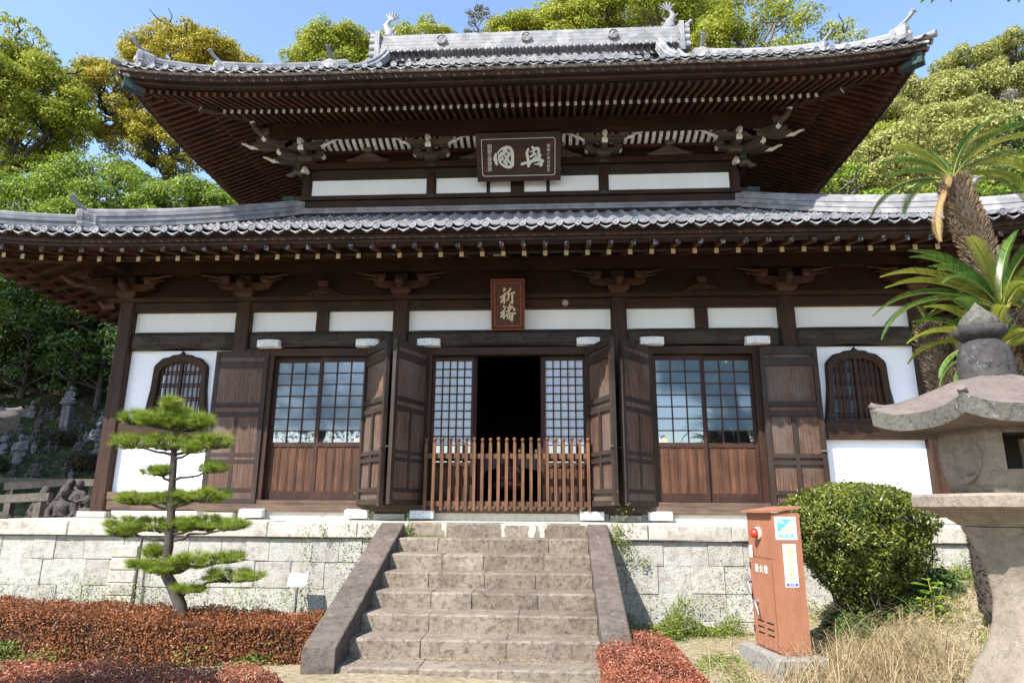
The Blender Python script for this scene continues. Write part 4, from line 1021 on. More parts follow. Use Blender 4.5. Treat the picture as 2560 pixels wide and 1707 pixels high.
G2 = [([(590, 850), (615, 870)], [44, 50]), ([(625, 915), (580, 980), (530, 1020)], [36, 38, 46]), ([(610, 960), (580, 1040), (535, 1110)], [30, 38, 50]), ([(602, 1010), (604, 1080), (600, 1145)], [32, 38, 42]),
    ([(740, 810), (738, 870), (735, 940)], [46, 36, 32]), ([(680, 885), (740, 870), (800, 850)], [32, 32, 40]), ([(655, 990), (720, 960), (800, 880), (865, 925), (830, 950)], [34, 28, 22, 46, 24]), ([(690, 940), (760, 930)], [26, 24]),
    ([(665, 1050), (760, 1025), (880, 1015)], [32, 34, 46]), ([(735, 960), (715, 1020), (640, 1095)], [26, 30, 28]), ([(695, 1085), (690, 1150)], [26, 30]), ([(700, 1085), (750, 1075), (740, 1140)], [22, 28, 26]), ([(690, 1152), (735, 1145)], [24, 24]),
    ([(765, 1085), (835, 1070)], [28, 32]), ([(805, 1050), (808, 1120), (795, 1195)], [36, 42, 50]), ([(790, 1195), (750, 1165)], [40, 14]), ([(770, 1110), (780, 1140)], [24, 30])]
for G in (G1, G2):
    m = MB()
    for i, (p, w_) in enumerate(G): brush(m, [lc(*q) for q in p], [x*kl for x in w_], -.014, i)
    m.build('character', GOLD, lp)
m = MB(); m.tube([(0, 0, 0), (0, -.04, 0)], .052, 14); m.tube([(0, -.04, 0), (0, -.05, 0)], [.045, .03], 14); e = m.build('round_lamp', plain('grey_metal', (.30, .30, .31), .4, .5, .4), None, loc=(.93, -.09, 3.44))
tag(e, 'small round grey lamp fixed to the dark beam right of the upright plaque', 'lamp')
SW, SB, SY = plain('sticker_white', (.75, .76, .80), .5), plain('sticker_blue', (.05, .06, .42), .5), plain('sticker_yellow', (.78, .68, .06), .5)
def sticker(x, z, y, s_, loc_parent, blue=SB, yel=SY, big=False, flip=False):
    m = MB(); m.box(0, s_, -.002, 0, 0, s_, 0); q = s_*.10; a = q; b = s_-q; c = s_*.30 if not big else s_*.27
    ya = -.0032
    m.add([(a, ya, b), (a, ya, c), (b*.92, ya, b)], [(0, 1, 2)], 1); m.add([(a+.001, ya, c), (b, ya, c), (b, ya, b), (b*.92+.001, ya, b)], [(0, 1, 2, 3)], 2)
    add_text(m, 'ALSOK', s_*.25, s_/2, s_*.17, -.0034, s_*.010, 1.0, 1)
    add_text(m, 'Home', s_*.085, s_*.24, s_*.83, -.0045, s_*.002, 1, 0); add_text(m, 'Security', s_*.085, s_*.30, s_*.75, -.0045, s_*.002, 1, 0)
    o = m.build('security_sticker', [SW, blue, yel], loc_parent); o.location = (x, y, z); return o
sticker(-2.47, 1.175, -.033, .115, hall); sticker(2.375, 1.175, -.033, .115, hall)

# ------------------------------------------------------------------ doorway barrier and things inside
fe = empty('picket_barrier', (0, -.30, 0), label='row of brown wooden pickets with rounded heads barring the central doorway', cat='fence')
for i in range(21):
    x = -1.245+i*.1245; m = MB(); hh = 1.135+random.uniform(-.008, .008); t = random.uniform(-.004, .004)
    m.box(x-.023, x+.023, -.03, .012, .12, hh); m.tube([(x, -.009, hh), (x, -.009, hh+.028)], [.018, .017], 8); m.sphere((x+t, -.009, hh+.052), .031, 10, 8)
    m.build('picket', W_FENCE, fe)
for z in (.215, .93):
    m = MB(); m.box(-1.275, 1.275, .013, .045, z-.03, z+.045); m.build('rail', W_FENCE, fe)
def remeshed(bm_parts, voxel, name):
    m = MB(); bm_parts(m); me = bpy.data.meshes.new('tmp'); me.from_pydata(m.v, [], m.f); me.update()
    o = bpy.data.objects.new('tmp', me); COL.objects.link(o); md = o.modifiers.new('r', 'REMESH'); md.mode = 'VOXEL'; md.voxel_size = voxel; md.use_smooth_shade = True
    md2 = o.modifiers.new('s', 'SMOOTH'); md2.iterations = 1; md2.factor = .5
    bpy.context.view_layer.update(); ev = o.evaluated_get(bpy.context.evaluated_depsgraph_get()); out = bpy.data.meshes.new_from_object(ev); out.name = name
    bpy.data.objects.remove(o); return out
def fig_seated(m):
    m.sphere((0, 0, .13), 1, 18, 12, sc=(.34, .26, .15)); m.sphere((-.24, -.12, .11), 1, 14, 10, sc=(.15, .15, .11)); m.sphere((.24, -.12, .11), 1, 14, 10, sc=(.15, .15, .11))
    m.tube([(0, .03, .12), (0, .03, .36), (0, .02, .54), (0, .0, .62)], [.20, .175, .165, .09], 16); m.sphere((0, .02, .54), 1, 16, 10, sc=(.215, .12, .10))
    for s_ in (-1, 1): m.tube([(s_*.18, .01, .54), (s_*.26, -.04, .36), (s_*.20, -.16, .27), (s_*.03, -.23, .27)], [.075, .075, .065, .045], 12); m.sphere((s_*.108, -.0, .79), .035, 8, 6, sc=(.5, .8, 1.4))
    m.tube([(0, 0, .58), (0, -.01, .70)], [.065, .06], 12); m.sphere((0, -.015, .795), 1, 18, 14, sc=(.105, .118, .135)); m.tube([(0, -.13, .82), (0, -.150, .775), (0, -.125, .765)], [.012, .020, .016], 8)
    m.sphere((0, -.115, .735), 1, 8, 6, sc=(.05, .03, .03)); m.tube([(-.20, -.02, .60), (-.05, -.17, .45), (.12, -.19, .32)], [.03, .028, .03], 8); m.sphere((0, -.22, .29), 1, 10, 8, sc=(.09, .05, .05))
def fig_stand(m):
    m.tube([(0, 0, .0), (0, 0, .25), (0, .0, .50), (0, 0, .66), (0, 0, .74)], [.20, .175, .16, .15, .08], 16); m.sphere((0, 0, .67), 1, 16, 10, sc=(.19, .115, .09))
    for s_ in (-1, 1): m.tube([(s_*.15, 0, .67), (s_*.21, -.03, .50), (s_*.13, -.15, .46), (s_*.0, -.19, .50)], [.065, .065, .055, .04], 12); m.tube([(s_*.17, -.08, .46), (s_*.19, -.08, .25)], [.06, .05], 8); m.sphere((s_*.092, 0, .87), .03, 8, 6, sc=(.5, .8, 1.4))
    m.tube([(0, 0, .70), (0, -.01, .80)], [.055, .05], 10); m.sphere((0, -.015, .88), 1, 18, 14, sc=(.09, .10, .118)); m.tube([(0, -.11, .90), (0, -.130, .862), (0, -.11, .85)], [.010, .017, .013], 8)
    m.sphere((0, -.19, .52), 1, 8, 6, sc=(.05, .04, .07))
FIGA = remeshed(fig_seated, .015, 'seated_figure'); FIGB = remeshed(fig_stand, .015, 'standing_figure')
def figure(base, mat, loc, s_, rz_, label, name='stone_figure', cat='statue', group=None):
    me = FIGM.setdefault((base.name, mat.name), None)
    if me is None: me = base.copy(); me.materials.clear(); me.materials.append(mat); FIGM[(base.name, mat.name)] = me
    o = link(name, me, None, loc); o.scale = (s_, s_, s_); o.rotation_euler = (random.uniform(-.06, .06), random.uniform(-.06, .06), rz_); return tag(o, label, cat, group)
FIGM = {}
REDW = plain('red_brown_lacquer', (.10, .022, .018), .35, .5)
figure(FIGA, REDW, (-.02, .75, .45), .72, 0, 'dim red-brown seated wooden figure inside the doorway behind the pickets', 'wooden_figure', 'statue')
t = empty('offering_table', (0, 1.3, .1), label='dark red lacquered table standing in the gloom behind the pickets', cat='table')
m = MB(); m.box(-.62, .62, -.25, .25, .80, .86); m.box(-.66, .66, -.28, .28, .862, .885); m.build('table_top', REDW, t)
for sx_ in (-1, 1):
    for sy_ in (-1, 1): m = MB(); m.box(sx_*.56-.04, sx_*.56+.04, sy_*.2-.03, sy_*.2+.03, 0, .80); m.build('leg', REDW, t)
m = MB(); m.prism([(-.52, .80), (-.52, .60), (-.42, .70), (-.2, .74), (.2, .74), (.42, .70), (.52, .60), (.52, .80)], -.24, -.21); m.build('apron', REDW, t)
for x in (.12, .42): 
    m = MB(); m.lathe([(.02, 0), (.06, .02), (.03, .06), (.045, .12), (.06, .17), (.03, .21)], 12); tag(m.build('brass_vessel', plain('brass', (.45, .35, .14), .3, .5, .8), None, loc=(x, 1.35, .986)), 'small brass vessel on the red table, '+('nearer the middle of the doorway' if x < .2 else 'nearer the right lattice door'), 'vessel', 'brass vessels on the table')
b_ = empty('offertory_box', (.02, .35, .1), label='low brown wooden box with upright slats on the floor behind the pickets', cat='box')
m = MB(); m.box(-.30, .30, -.1, .1, .0, .10); m.build('body', W_FENCE, b_)
m = MB()
for i in range(5): m.box(-.30+i*.14, -.26+i*.14, -.11, -.10, .02, .17)
m.build('slats', W_FENCE, b_)

# ------------------------------------------------------------------ stone terrace and stairs
ter = empty('stone_terrace', label='long pale cut-stone terrace wall carrying the hall', cat='terrace')
YT = -1.60
m = MB(); m.box(-12.4, 10.4, YT+.10, -.95, -2.2, -.045); m.box(-7.3, 9.2, -.96, 11.4, -2.2, -.046); m.build('core', MORTAR, ter)
m = MB(); m.box(-7.25, 9.1, -.99, 10.5, -.05, -.034); m.build('paving', stone('pale_paving', (.50, .47, .41), (.62, .59, .52), (.38, .34, .28), .4, 1, .3, 0), ter)
m = MB(); x = -12.4
while x < 10.4:
    L_ = random.uniform(.95, 1.5); x1 = min(x+L_, 10.4); m.bbox(x+.003, x1-.003, YT-.012, -1.0, -.236, -.0385+random.uniform(-.003, .003), .012, .006); x = x1
m.build('coping', ST_COP, ter)
m = MB(); zt_ = -.246
for h_ in (.30, .335, .33, .33):
    x = -12.4-random.uniform(0, .3)
    while x < 10.4:
        L_ = random.uniform(.30, .62); m.bbox(x+.0015, x+L_-.0015, YT+.045+random.uniform(-.009, .009), YT+.3, zt_-h_+.002+.006*math.sin(x*3), zt_-.001+.006*math.sin(x*3+1), .005, .004); x += L_
    zt_ -= h_
m.build('wall_blocks', ST_WALL, ter)
m = MB()
for z in (-.36, -.52, -.68, -.84, -1.0, -1.16): m.bbox(-5.22, -4.86, YT+.005, YT+.2, z-.155, z+.0, .012, .006)
m.build('pier', ST_COP, ter)
m = MB(); m.tube([(-4.80, YT-.03, -.25), (-4.815, YT-.04, -1.35)], .016, 6); tag(m.build('thin_pole', plain('dark_pole', (.04, .035, .03), .7), None), 'thin dark pole standing against the terrace wall behind the pine', 'pole')
stair = empty('stone_staircase', label='weathered brown stone staircase with sloping side slabs in front of the hall', cat='staircase')
XL, XR, TR, RI = -1.258, 1.137, .379, .170
for k in range(0, 9):
    m = MB(); z1 = -.0385-RI*k+(.004 if k == 0 else 0); yf = YT-TR*k-(.02 if k == 0 else 0); z0 = z1-RI-.03 if k else -.236
    n_ = random.choice((3, 4)) if k else 4; cuts = sorted([XL+.0]+[XL+(XR-XL)*(i+random.uniform(-.22, .22))/n_ for i in range(1, n_)]+[XR])
    for a, b in zip(cuts, cuts[1:]):
        # worn block: subdivided top/front with uneven edge
        N = max(4, int((b-a)/.08)); dy = random.uniform(-.006, .006); dz = random.uniform(-.005, .003); vs = []
        for i in range(N+1):
            x = a+.004+(b-a-.008)*i/N; e = .012 if i in (0, N) else 0; r1, r2_ = random.uniform(-.006, .006), random.uniform(-.006, .006)
            vs += [(x, yf+dy+e*.6+r1*.5, z0), (x, yf+dy+e*.3+r1, (z0+z1)/2), (x, yf+dy+e+r1*.6, z1+dz-.020), (x, yf+dy+.018+e, z1+dz-.002+r2_*.4-e*.3), (x, yf+dy+.06, z1+dz-e*.3), (x, yf+TR+.04, z1+dz)]
        m.add(vs, [(6*i+j, 6*i+6+j, 6*i+7+j, 6*i+1+j) for i in range(N) for j in range(5)]+[tuple(range(5, -1, -1)), tuple(range(6*N, 6*N+6))])
    m.build('step', ST_STEP, stair)
m = MB()
for k in range(1, 9): m.box(XL, XR, YT-TR*k+.03, YT+.1, -.0385-RI*k-.19, -.0385-RI*k-.012)
m.build('core', MORTAR, stair)
for sg, xa, xb in ((-1, -1.565, XL-.002), (1, XR+.002, 1.405)):
    m = MB(); cuts = [0, .38, 1.15, 2.25, 2.70]; sl = -.385
    for a, b in zip(cuts, cuts[1:]):
        g = .004; ya, yb = YT-.005-a-g, YT-.005-b+g; za, zb = -.045+sl*a, -.045+sl*b; dz = random.uniform(-.004, .004)
        vs = [(xa, ya, -1.6), (xb, ya, -1.6), (xb, ya, za+dz), (xa, ya, za+dz), (xa, yb, -1.6), (xb, yb, -1.6), (xb, yb, zb+dz), (xa, yb, zb+dz), ((xa+.012), ya, za+dz+.008), (xb-.012, ya, za+dz+.008), (xb-.012, yb, zb+dz+.008), (xa+.012, yb, zb+dz+.008)]
        m.add(vs, [(4, 5, 6, 10, 11, 7), (1, 0, 3, 8, 9, 2), (0, 4, 7, 3), (5, 1, 2, 6), (3, 7, 11, 8), (8, 11, 10, 9), (9, 10, 6, 2)])
    m.build('side_slab', ST_STR, stair)

# ------------------------------------------------------------------ stone lantern
def lantern(label):
    e = empty('stone_lantern', label=label, cat='stone lantern', group='stone lanterns flanking the stairs')
    A0 = math.radians(167); rim6 = lambda t, p=1.0: math.cos(PI/6)/math.cos(((t-A0) % (PI/3))-PI/6)
    hexf = lambda t, j, z: rim6(t)
    m = MB(); m.lathe([(.60, -1.5), (.60, -1.36), (.55, -1.33)], 48, rf=hexf, sm=False); m.build('plinth', ST_LANT, e)
    m = MB(); prof = [(.50, -1.33), (.49, -1.22), (.45, -1.05), (.385, -.85), (.30, -.68), (.215, -.54), (.175, -.44), (.155, -.33), (.160, -.22), (.185, -.12), (.215, -.03), (.255, .055), (.262, .07)]
    m.lathe(prof, 48, rf=lambda t, j, z: rim6(t)**.8); m.build('shaft', ST_LANT, e)
    m = MB(); m.lathe([(.262, .073), (.285, .088), (.34, .125), (.415, .155), (.47, .168), (.49, .173), (.497, .18), (.50, .235), (.488, .25), (.42, .252)], 48, rf=lambda t, j, z: rim6(t)**1.0, sm=False); m.build('platform', ST_LANT, e)
    m = MB(); N = 48
    fbp = [(.255, .25), (.285, .30), (.308, .38), (.315, .45), (.312, .53), (.305, .58), (.29, .615)]
    # firebox wall ring with window openings on alternate faces
    fb = fbp; vs = [(r*rim6(2*PI*k/N+A0)**.7*math.cos(2*PI*k/N+A0), r*rim6(2*PI*k/N+A0)**.7*math.sin(2*PI*k/N+A0), z) for r, z in fb for k in range(N)]
    fs = []; hole = lambda k, i: (k % 16 in (10, 11, 12, 13)) and 2 <= i <= 4
    for i in range(len(fb)-1):
        for k in range(N):
            if hole(k, i): continue
            fs.append((i*N+k, i*N+(k+1) % N, (i+1)*N+(k+1) % N, (i+1)*N+k))
    m.add(vs, fs, 0, False)
    vin = [(x*.80, y*.80, z) for x, y, z in vs]; o_ = len(m.v); m.add(vin, [(i*N+(k+1) % N, i*N+k, (i+1)*N+k, (i+1)*N+(k+1) % N) for i in range(len(fb)-1) for k in range(N) if not hole(k, i)], 0)
    for i in range(2, 5):
        for k in range(N):
            if hole(k, i):
                for (ii, kk, pa, pb) in ((i-1, k, i*N+k, i*N+(k+1) % N), (i+1, k, (i+1)*N+k, (i+1)*N+(k+1) % N)):
                    if not hole(k, ii): m.add([vs[pa], vs[pb], vin[pb], vin[pa]], [(0, 1, 2, 3)])
                for (kk, pa, pb) in ((k-1, i*N+k, (i+1)*N+k), (k+1, i*N+(k+1) % N, (i+1)*N+(k+1) % N)):
                    if not hole(kk, i): m.add([vs[pa], vs[pb], vin[pb], vin[pa]], [(0, 1, 2, 3)])
    m.lathe([(.23, .252), (.23, .262)], 24); fbx = m.build('fire_box', ST_LANT, e)
    # crescent relief on the face next to the window
    for face in (0, 2, 4):
        a = A0+PI/6+face*PI/3; m = MB(); out = []; 
        for i in range(13): q = -1.9+2.6*i/12; out.append((.105*math.cos(q), .125*math.sin(q)))
        inn = [(.045+.085*math.cos(q), .02+.105*math.sin(q)) for q in [.7-2.6*i/12 for i in range(13)]]
        poly = out+inn; Mx = Matrix.Rotation(a+PI/2, 4, 'Z'); Mx.translation = Vector((math.cos(a)*.278, math.sin(a)*.278, .43))
        m.prism(poly, -.012, .004, M=Mx); m.build('crescent', ST_LANT, fbx)
    # roof: six concave faces, thick rim turning up at the corners
    m = MB(); N = 72; rings = []
    def tz(u):   # closeness to a corner 0..1
        q = ((u-A0) % (PI/3))/(PI/3); return abs(q-.5)*2
    def ring(fr, zf, lf_, under=False):
        out = []
        for k in range(N):
            u = 2*PI*k/N+A0; c = tz(u); r = .635*fr*rim6(u)*(1+.035*c**6*(fr > .8)); out.append((r*math.cos(u), r*math.sin(u), zf+lf_*c**3.0))
        return out
    R_ = [ring(.30, .60, 0), ring(.60, .612, .01), ring(.93, .600, .045), ring(.985, .605, .055), ring(1.0, .70, .060), ring(.97, .715, .062), ring(.80, .745, .05), ring(.62, .80, .03), ring(.46, .855, .015), ring(.33, .905, .0), ring(.24, .925, 0)]
    vs = [p for r in R_ for p in r]; nr = len(R_)
    m.add(vs, [(i*N+k, i*N+(k+1) % N, (i+1)*N+(k+1) % N, (i+1)*N+k) for i in range(3) for k in range(N)]+[tuple(range(N-1, -1, -1))], 0, True)
    m.add(vs, [(i*N+k, i*N+(k+1) % N, (i+1)*N+(k+1) % N, (i+1)*N+k) for i in (3,) for k in range(N)], 1, False)
    m.add(vs, [(i*N+k, i*N+(k+1) % N, (i+1)*N+(k+1) % N, (i+1)*N+k) for i in range(4, nr-1) for k in range(N)]+[tuple(range((nr-1)*N, nr*N))], 0, True)
    for f in range(6): 
        a = A0+f*PI/3; p = lambda r, z: (r*math.cos(a), r*math.sin(a), z)
        m.tube([p(.50, .770), p(.585, .768), p(.635, .775), p(.655, .79)], [.010, .020, .024, .020], 8)
    m.build('roof', [ST_ROOF, ST_LICH], e)
    # jewel finial: drooping petals, ring of lobes, pointed jewel
    m = MB(); pet = lambda t, j, z: 1+.055*abs(math.cos(4*t))*(1 if .93 < z < 1.12 else .3)
    m.lathe([(.150, .900), (.152, .915), (.140, .95), (.137, 1.0), (.135, 1.06), (.122, 1.11), (.098, 1.145), (.080, 1.165)], 64, rf=pet)
    for k in range(8):
        a = 2*PI*k/8+.2; m.sphere((.116*math.cos(a), .116*math.sin(a), .985), 1, 10, 10, sc=(.034, .034, .088))
    m.build('petal_base', ST_JEW, e)
    m = MB(); m.lathe([(.08, 1.155), (.11, 1.17), (.126, 1.20), (.130, 1.235), (.118, 1.238), (.10, 1.235)], 64, rf=lambda t, j, z: 1+.12*abs(math.sin(4*t))*(j in (2, 3, 4))); m.build('petal_ring', ST_JEW, e)
    m = MB(); m.lathe([(.098, 1.235), (.110, 1.255), (.100, 1.29), (.070, 1.325), (.038, 1.355), (.018, 1.38), (.004, 1.398)], 32); m.build('jewel', ST_LICH, e)
    return e
ln1 = lantern('tall weathered stone lantern with upturned roof in the right foreground before the sago palms'); ln1.location = (3.30, -6.60, 0)
ln2 = copy_tree(ln1); ln2.location = (-3.36, -6.83, 0.0); ln2['label'] = 'stone lantern cut off by the left edge of the photo, only a roof corner showing'

# ------------------------------------------------------------------ hydrant cabinet, sign
HYD = None
n = NT('brown_cabinet_paint'); a = n.noise(n.pos((2, 2, 1)), 3, 5, .7, 1.2)
c = n.ramp(a, [(.35, (.27, .115, .065)), (.6, (.32, .14, .082)), (.75, (.25, .13, .09))]); rs = n.noise(n.pos((6, 6, 1.2)), 5, 5, .75); c = n.mix(n.ramp(rs, [(.58, (0, 0, 0)), (.72, (.65, .65, .65))]), c, (.13, .06, .04)); HYD = n.fin(c, .6, .25)
cab = empty('hydrant_cabinet', (2.81, -3.86, -1.17), rz=math.radians(9), label='tall rusty brown fire hydrant cabinet with stickers beside the round bush', cat='cabinet')
CW, CD, CH = .28, .55, 1.29     # side face width (x), door face length (y), height
m = MB(); m.box(0, CW, 0, CD, .02, CH); m.box(-.012, 0, .02, CD-.02, .04, .86) ; o = m.build('body', HYD, cab)
m = MB(); vs = [(-.05, -.02, CH+.01), (CW+.02, -.02, CH+.055), (CW+.02, CD+.02, CH+.055), (-.05, CD+.02, CH+.01)]; vs2 = [(x, y, z+.022) for x, y, z in vs]
m.add(vs+vs2, [(3, 2, 1, 0), (4, 5, 6, 7), (0, 1, 5, 4), (1, 2, 6, 5), (2, 3, 7, 6), (3, 0, 4, 7)]); m.box(0, CW, 0, CD, CH, CH+.012); m.build('lid', HYD, cab)
m = MB(); m.box(-.016, -.0125, .05, CD-.05, .05, .835); m.build('door', HYD, cab)
m = MB(); m.box(-.018, -.0165, .02, CD-.02, .868, .874); m.box(-.014, -.0122, .043, .047, .05, .835); m.box(-.014, -.0122, CD-.047, CD-.043, .05, .835)
for zz in (.15, .45, .75): m.tube([(-.020, CD-.035, zz), (-.020, CD-.035, zz+.06)], .006, 6)
m.build('door_seam', plain('seam_dark', (.05, .025, .018), .8), cab)
m = MB(); m.lathe([(.062, 0), (.062, .02), (.05, .025)], 20, cap=True); m2 = MB(); m2.sphere((0, 0, 0), .05, 16, 10, sc=(1.25, 1, 1))
o = m.build('lamp_base', plain('lamp_rim', (.62, .55, .5), .5), cab); o.location = (-.002, .30, 1.10); o.rotation_euler = (0, -PI/2, 0)
n = NT('red_lamp_glass'); n.b.inputs['Transmission Weight'].default_value = .3; n.fin((.62, .05, .02), .15, .5)
o = m2.build('alarm_lamp', n.m, cab); o.location = (-.03, .30, 1.10)
def sidetext(parent, txt, size, y, z, x, mat, off=0):         # text on the -x face
    m = MB(); vs, fs = text_mb(txt, size, off); m.add([(x-c, y-a, z+b) for a, b, c in vs], fs); m.build('lettering', mat, parent)
for i, ch in enumerate('消火栓'): sidetext(cab, ch, .078, .37-i*.10, .76, -.0185, INKW, .0015)
m = MB(); m.box(-.0185, -.017, .44, .51, .86, .98); m.build('label_plate', SW, cab)
for (y, z) in ((.53, .60), (.40, .42)):
    m = MB(); m.tube([(-.015, y, z+.03), (-.05, y, z+.03)], .022, 10); m.tube([(-.05, y+.02, z+.03), (-.055, y, z+.025), (-.05, y-.04, z-.03), (-.045, y-.055, z-.09)], [.014, .018, .013, .009], 8); m.build('handle', plain('chrome_handle', (.55, .55, .56), .25, .5, .9), cab)
m = MB()
for y0_ in (.10, .30):
    for j in range(3): m.box(-.0195, -.0165, y0_, y0_+.13, .16+j*.055, .172+j*.055)
m.build('vent_slots', DARK, cab)
st = sticker(.025, 1.05, -.002, .215, cab, plain('sticker_light_blue', (.10, .38, .75), .5), plain('sticker_pale_yellow', (.80, .76, .36), .5), True)
m = MB(); m.box(.085, .215, -.003, 0, .62, 1.01, 0); m.box(.092, .208, -.0042, -.003, .665, 1.003, 1); m.box(.092, .208, -.0042, -.003, .628, .655, 2)
m.add([], [])
for i, ch in enumerate('機械ガード作動中'): add_text(m, ch, .036, .150, .955-i*.036, -.0045, 0, 1, 3)
add_text(m, 'ALSOK', .024, .150, .6415, -.0047, 0, 1, 0)
m.build('security_sticker', [SW, plain('sticker_cream', (.80, .78, .38), .5), SB, plain('sticker_ink', (.28, .27, .22), .6)], cab)
m = MB(); m.bbox(2.80-.13-2.80, CW+.10, -.13, CD+.12, -.22, .018, .02); m.build('concrete_base', CONC, cab)
sg_ = empty('plant_sign', (-2.575, -1.78, -1.38), label='small blank white sign plate on a thin black stake behind the red hedge', cat='sign')
m = MB(); m.tube([(0, 0, 0), (.01, 0, .60)], .007, 6); m.build('stake', plain('black_stake', (.02, .02, .02), .5), sg_)
Mx = Matrix.Rotation(math.radians(-28), 4, 'X'); Mx.translation = Vector((.01, -.02, .63))
m = MB(); m.box(-.125, .125, -.006, .004, -.085, .085, M=Mx); m.build('frame', plain('green_grey_frame', (.25, .36, .34), .5), sg_)
m = MB(); m.box(-.115, .115, -.009, -.0065, -.077, .077, M=Mx); m.build('plate', plain('white_plate', (.80, .80, .80), .35), sg_)

# ------------------------------------------------------------------ trees
def limb(m, a, b, r0, r1, n_=6, wob=.12, k=6):
    a = Vector(a); b = Vector(b); L_ = (b-a).length; pts = []
    for i in range(k+1):
        t = i/k; p = a.lerp(b, t)+Vector((random.uniform(-1, 1), random.uniform(-1, 1), random.uniform(-.5, .9)))*wob*L_*math.sin(PI*t)*.5; pts.append(p)
    m.tube(pts, [r0+(r1-r0)*i/k for i in range(k+1)], n_); return pts
def tree(label, x, y, crowns, leaf, bark=BARK, dens=420, lsz=.17, nclump=34, group=None, trunk_r=.32, gap=.72, name='tree', cat='tree', twig=True, base=None, cr=(.26, .42)):
    zb = float(hgt(x, y)) if base is None else base
    e = empty(name, (x, y, zb), label=label, cat=cat, group=group)
    cl = []; tr = MB(); cz = np.mean([c[2] for c in crowns]); big = crowns[0]
    fork = Vector((big[0]-x, big[1]-y, max(.8, (big[2]-big[5]*.9)-zb)))
    limb(tr, (0, 0, -.3), fork, trunk_r, trunk_r*.7, 9, .06)
    for (cx, cy_, cz_, rx, ry, rz_) in crowns:
        k = max(6, int(nclump*rx*rz_/(big[3]*big[5])))
        for i in range(k):
            d = Vector((random.gauss(0, 1), random.gauss(0, 1), random.gauss(0, 1)+.35)).normalized(); q = random.uniform(gap, 1.)
            p = Vector((cx+d.x*rx*q*.86, cy_+d.y*ry*q*.86, cz_+d.z*rz_*q*.86)); rr = random.uniform(*cr)*min(rx, rz_)
            cl.append((p.x-x, p.y-y, p.z-zb, rr))
        for i in range(max(4, k//4)):
            c = cl[-1-random.randrange(k)]; mid = Vector((cx-x, cy_-y, cz_-zb-rz_*.35)); limb(tr, fork, mid, trunk_r*.6, trunk_r*.3, 7, .15, 4) if i == 0 else None
            pts = limb(tr, mid, (c[0], c[1], c[2]), trunk_r*.30, .035, 6, .22)
            for j in range(3): q = pts[random.randrange(2, 6)]; limb(tr, q, q+Vector((random.uniform(-1, 1), random.uniform(-1, 1), random.uniform(-.1, 1)))*rx*.35, .05, .015, 5, .2, 4)
    tr.build('trunk', bark, e)
    P, Nn = cloud(cl, dens, .52); V, F_ = leaves(P, Nn, lsz, lsz*.5); npmesh('crown', V, F_, leaf, e)
    return e
# left: big open camphor with dark limbs, ochre tree, green understorey
tree('big loose yellow-green tree with dark bare limbs at the left edge of the sky', -21.5, 14.5, [(-22.4, 14, 17.0, 3.2, 2.8, 3.4), (-20.7, 14, 16.6, 2.0, 2.0, 2.0), (-23.4, 14, 20.3, 2.0, 1.7, 1.2), (-21.0, 14, 18.6, 1.7, 1.6, 1.0), (-22.5, 14, 13.6, 2.6, 2.2, 1.6)], LF_YEL, nclump=110, dens=760, lsz=.15, trunk_r=.22, gap=.55, cr=(.18, .28))
tree('ochre-tinged tree rising behind the upper left eave', -17.6, 18, [(-17.6, 18, 21.4, 3.6, 3, 2.6), (-20.2, 17, 19.0, 2.6, 2.4, 2.4), (-18.6, 17.5, 16.8, 2.8, 2.4, 1.9), (-15.3, 18, 20.8, 2.4, 2.4, 2.0)], LF_ORG, nclump=120, dens=760, lsz=.155, trunk_r=.20, cr=(.2, .3))
for i, (x, y, z, r, lab, lf) in enumerate([(-19.6, 12.5, 10.6, 2.5, 'fresh green tree at the far left above the lower roof', LF_GRN), (-16.4, 12, 11.0, 2.9, 'bushy fresh green tree in the middle of the clump left of the upper roof', LF_GRN), (-13.2, 12.5, 10.2, 2.7, 'bushy green tree tucked against the left slope of the upper roof', LF_GRN), (-11.6, 16, 13.8, 2.4, 'dark green tree in shade behind the left eave', LF_DRK)]):
    tree(lab, x, y, [(x, y, z, r, r, r*.85), (x+.6, y, z-2.2, r*1.1, r, r*.9)], lf, nclump=90, dens=560, lsz=.14, trunk_r=.18, group='green trees left of the hall', cr=(.2, .32))
for i, (x, y, z, r, lab) in enumerate([(-18.2, 12.0, 6.4, 2.3, 'dark shaded tree at the far left above the stone figures'), (-15.0, 11.5, 6.2, 2.2, 'shady broadleaf tree behind the stone pillar'), (-12.6, 10.6, 5.2, 1.7, 'glossy green tree overhanging the figures beside the corner column'), (-11.0, 9.5, 4.6, 1.3, 'glossy sunlit leaves low under the left eave'), (-20.6, 11, 6.0, 2.2, 'dark tree at the left edge under the lower eave')]):
    tree(lab, x, y, [(x, y, z, r, r, r*.95), (x, y, z-r*.8, r, r, r*.5)], LF_DRK, nclump=44, dens=560, lsz=.15, trunk_r=.14, group='shaded trees above the stone figures', cr=(.22, .34))
# dark leafy backdrop deeper in the wood
W_ = [(random.uniform(-27, -9.5), random.uniform(13.5, 17), 0) for _ in range(60)]
cl = [(x, y, float(hgt(x, y))+random.uniform(.3, 5.0), random.uniform(.8, 1.5)) for x, y, _ in W_]
P, Nn = cloud(cl, 420, .8); V, F_ = leaves(P, Nn, .2, .13); tag(npmesh('forest_undergrowth', V, F_, LF_DRK), 'dark mass of undergrowth in the shade behind the stone figures', 'undergrowth', kind='stuff')
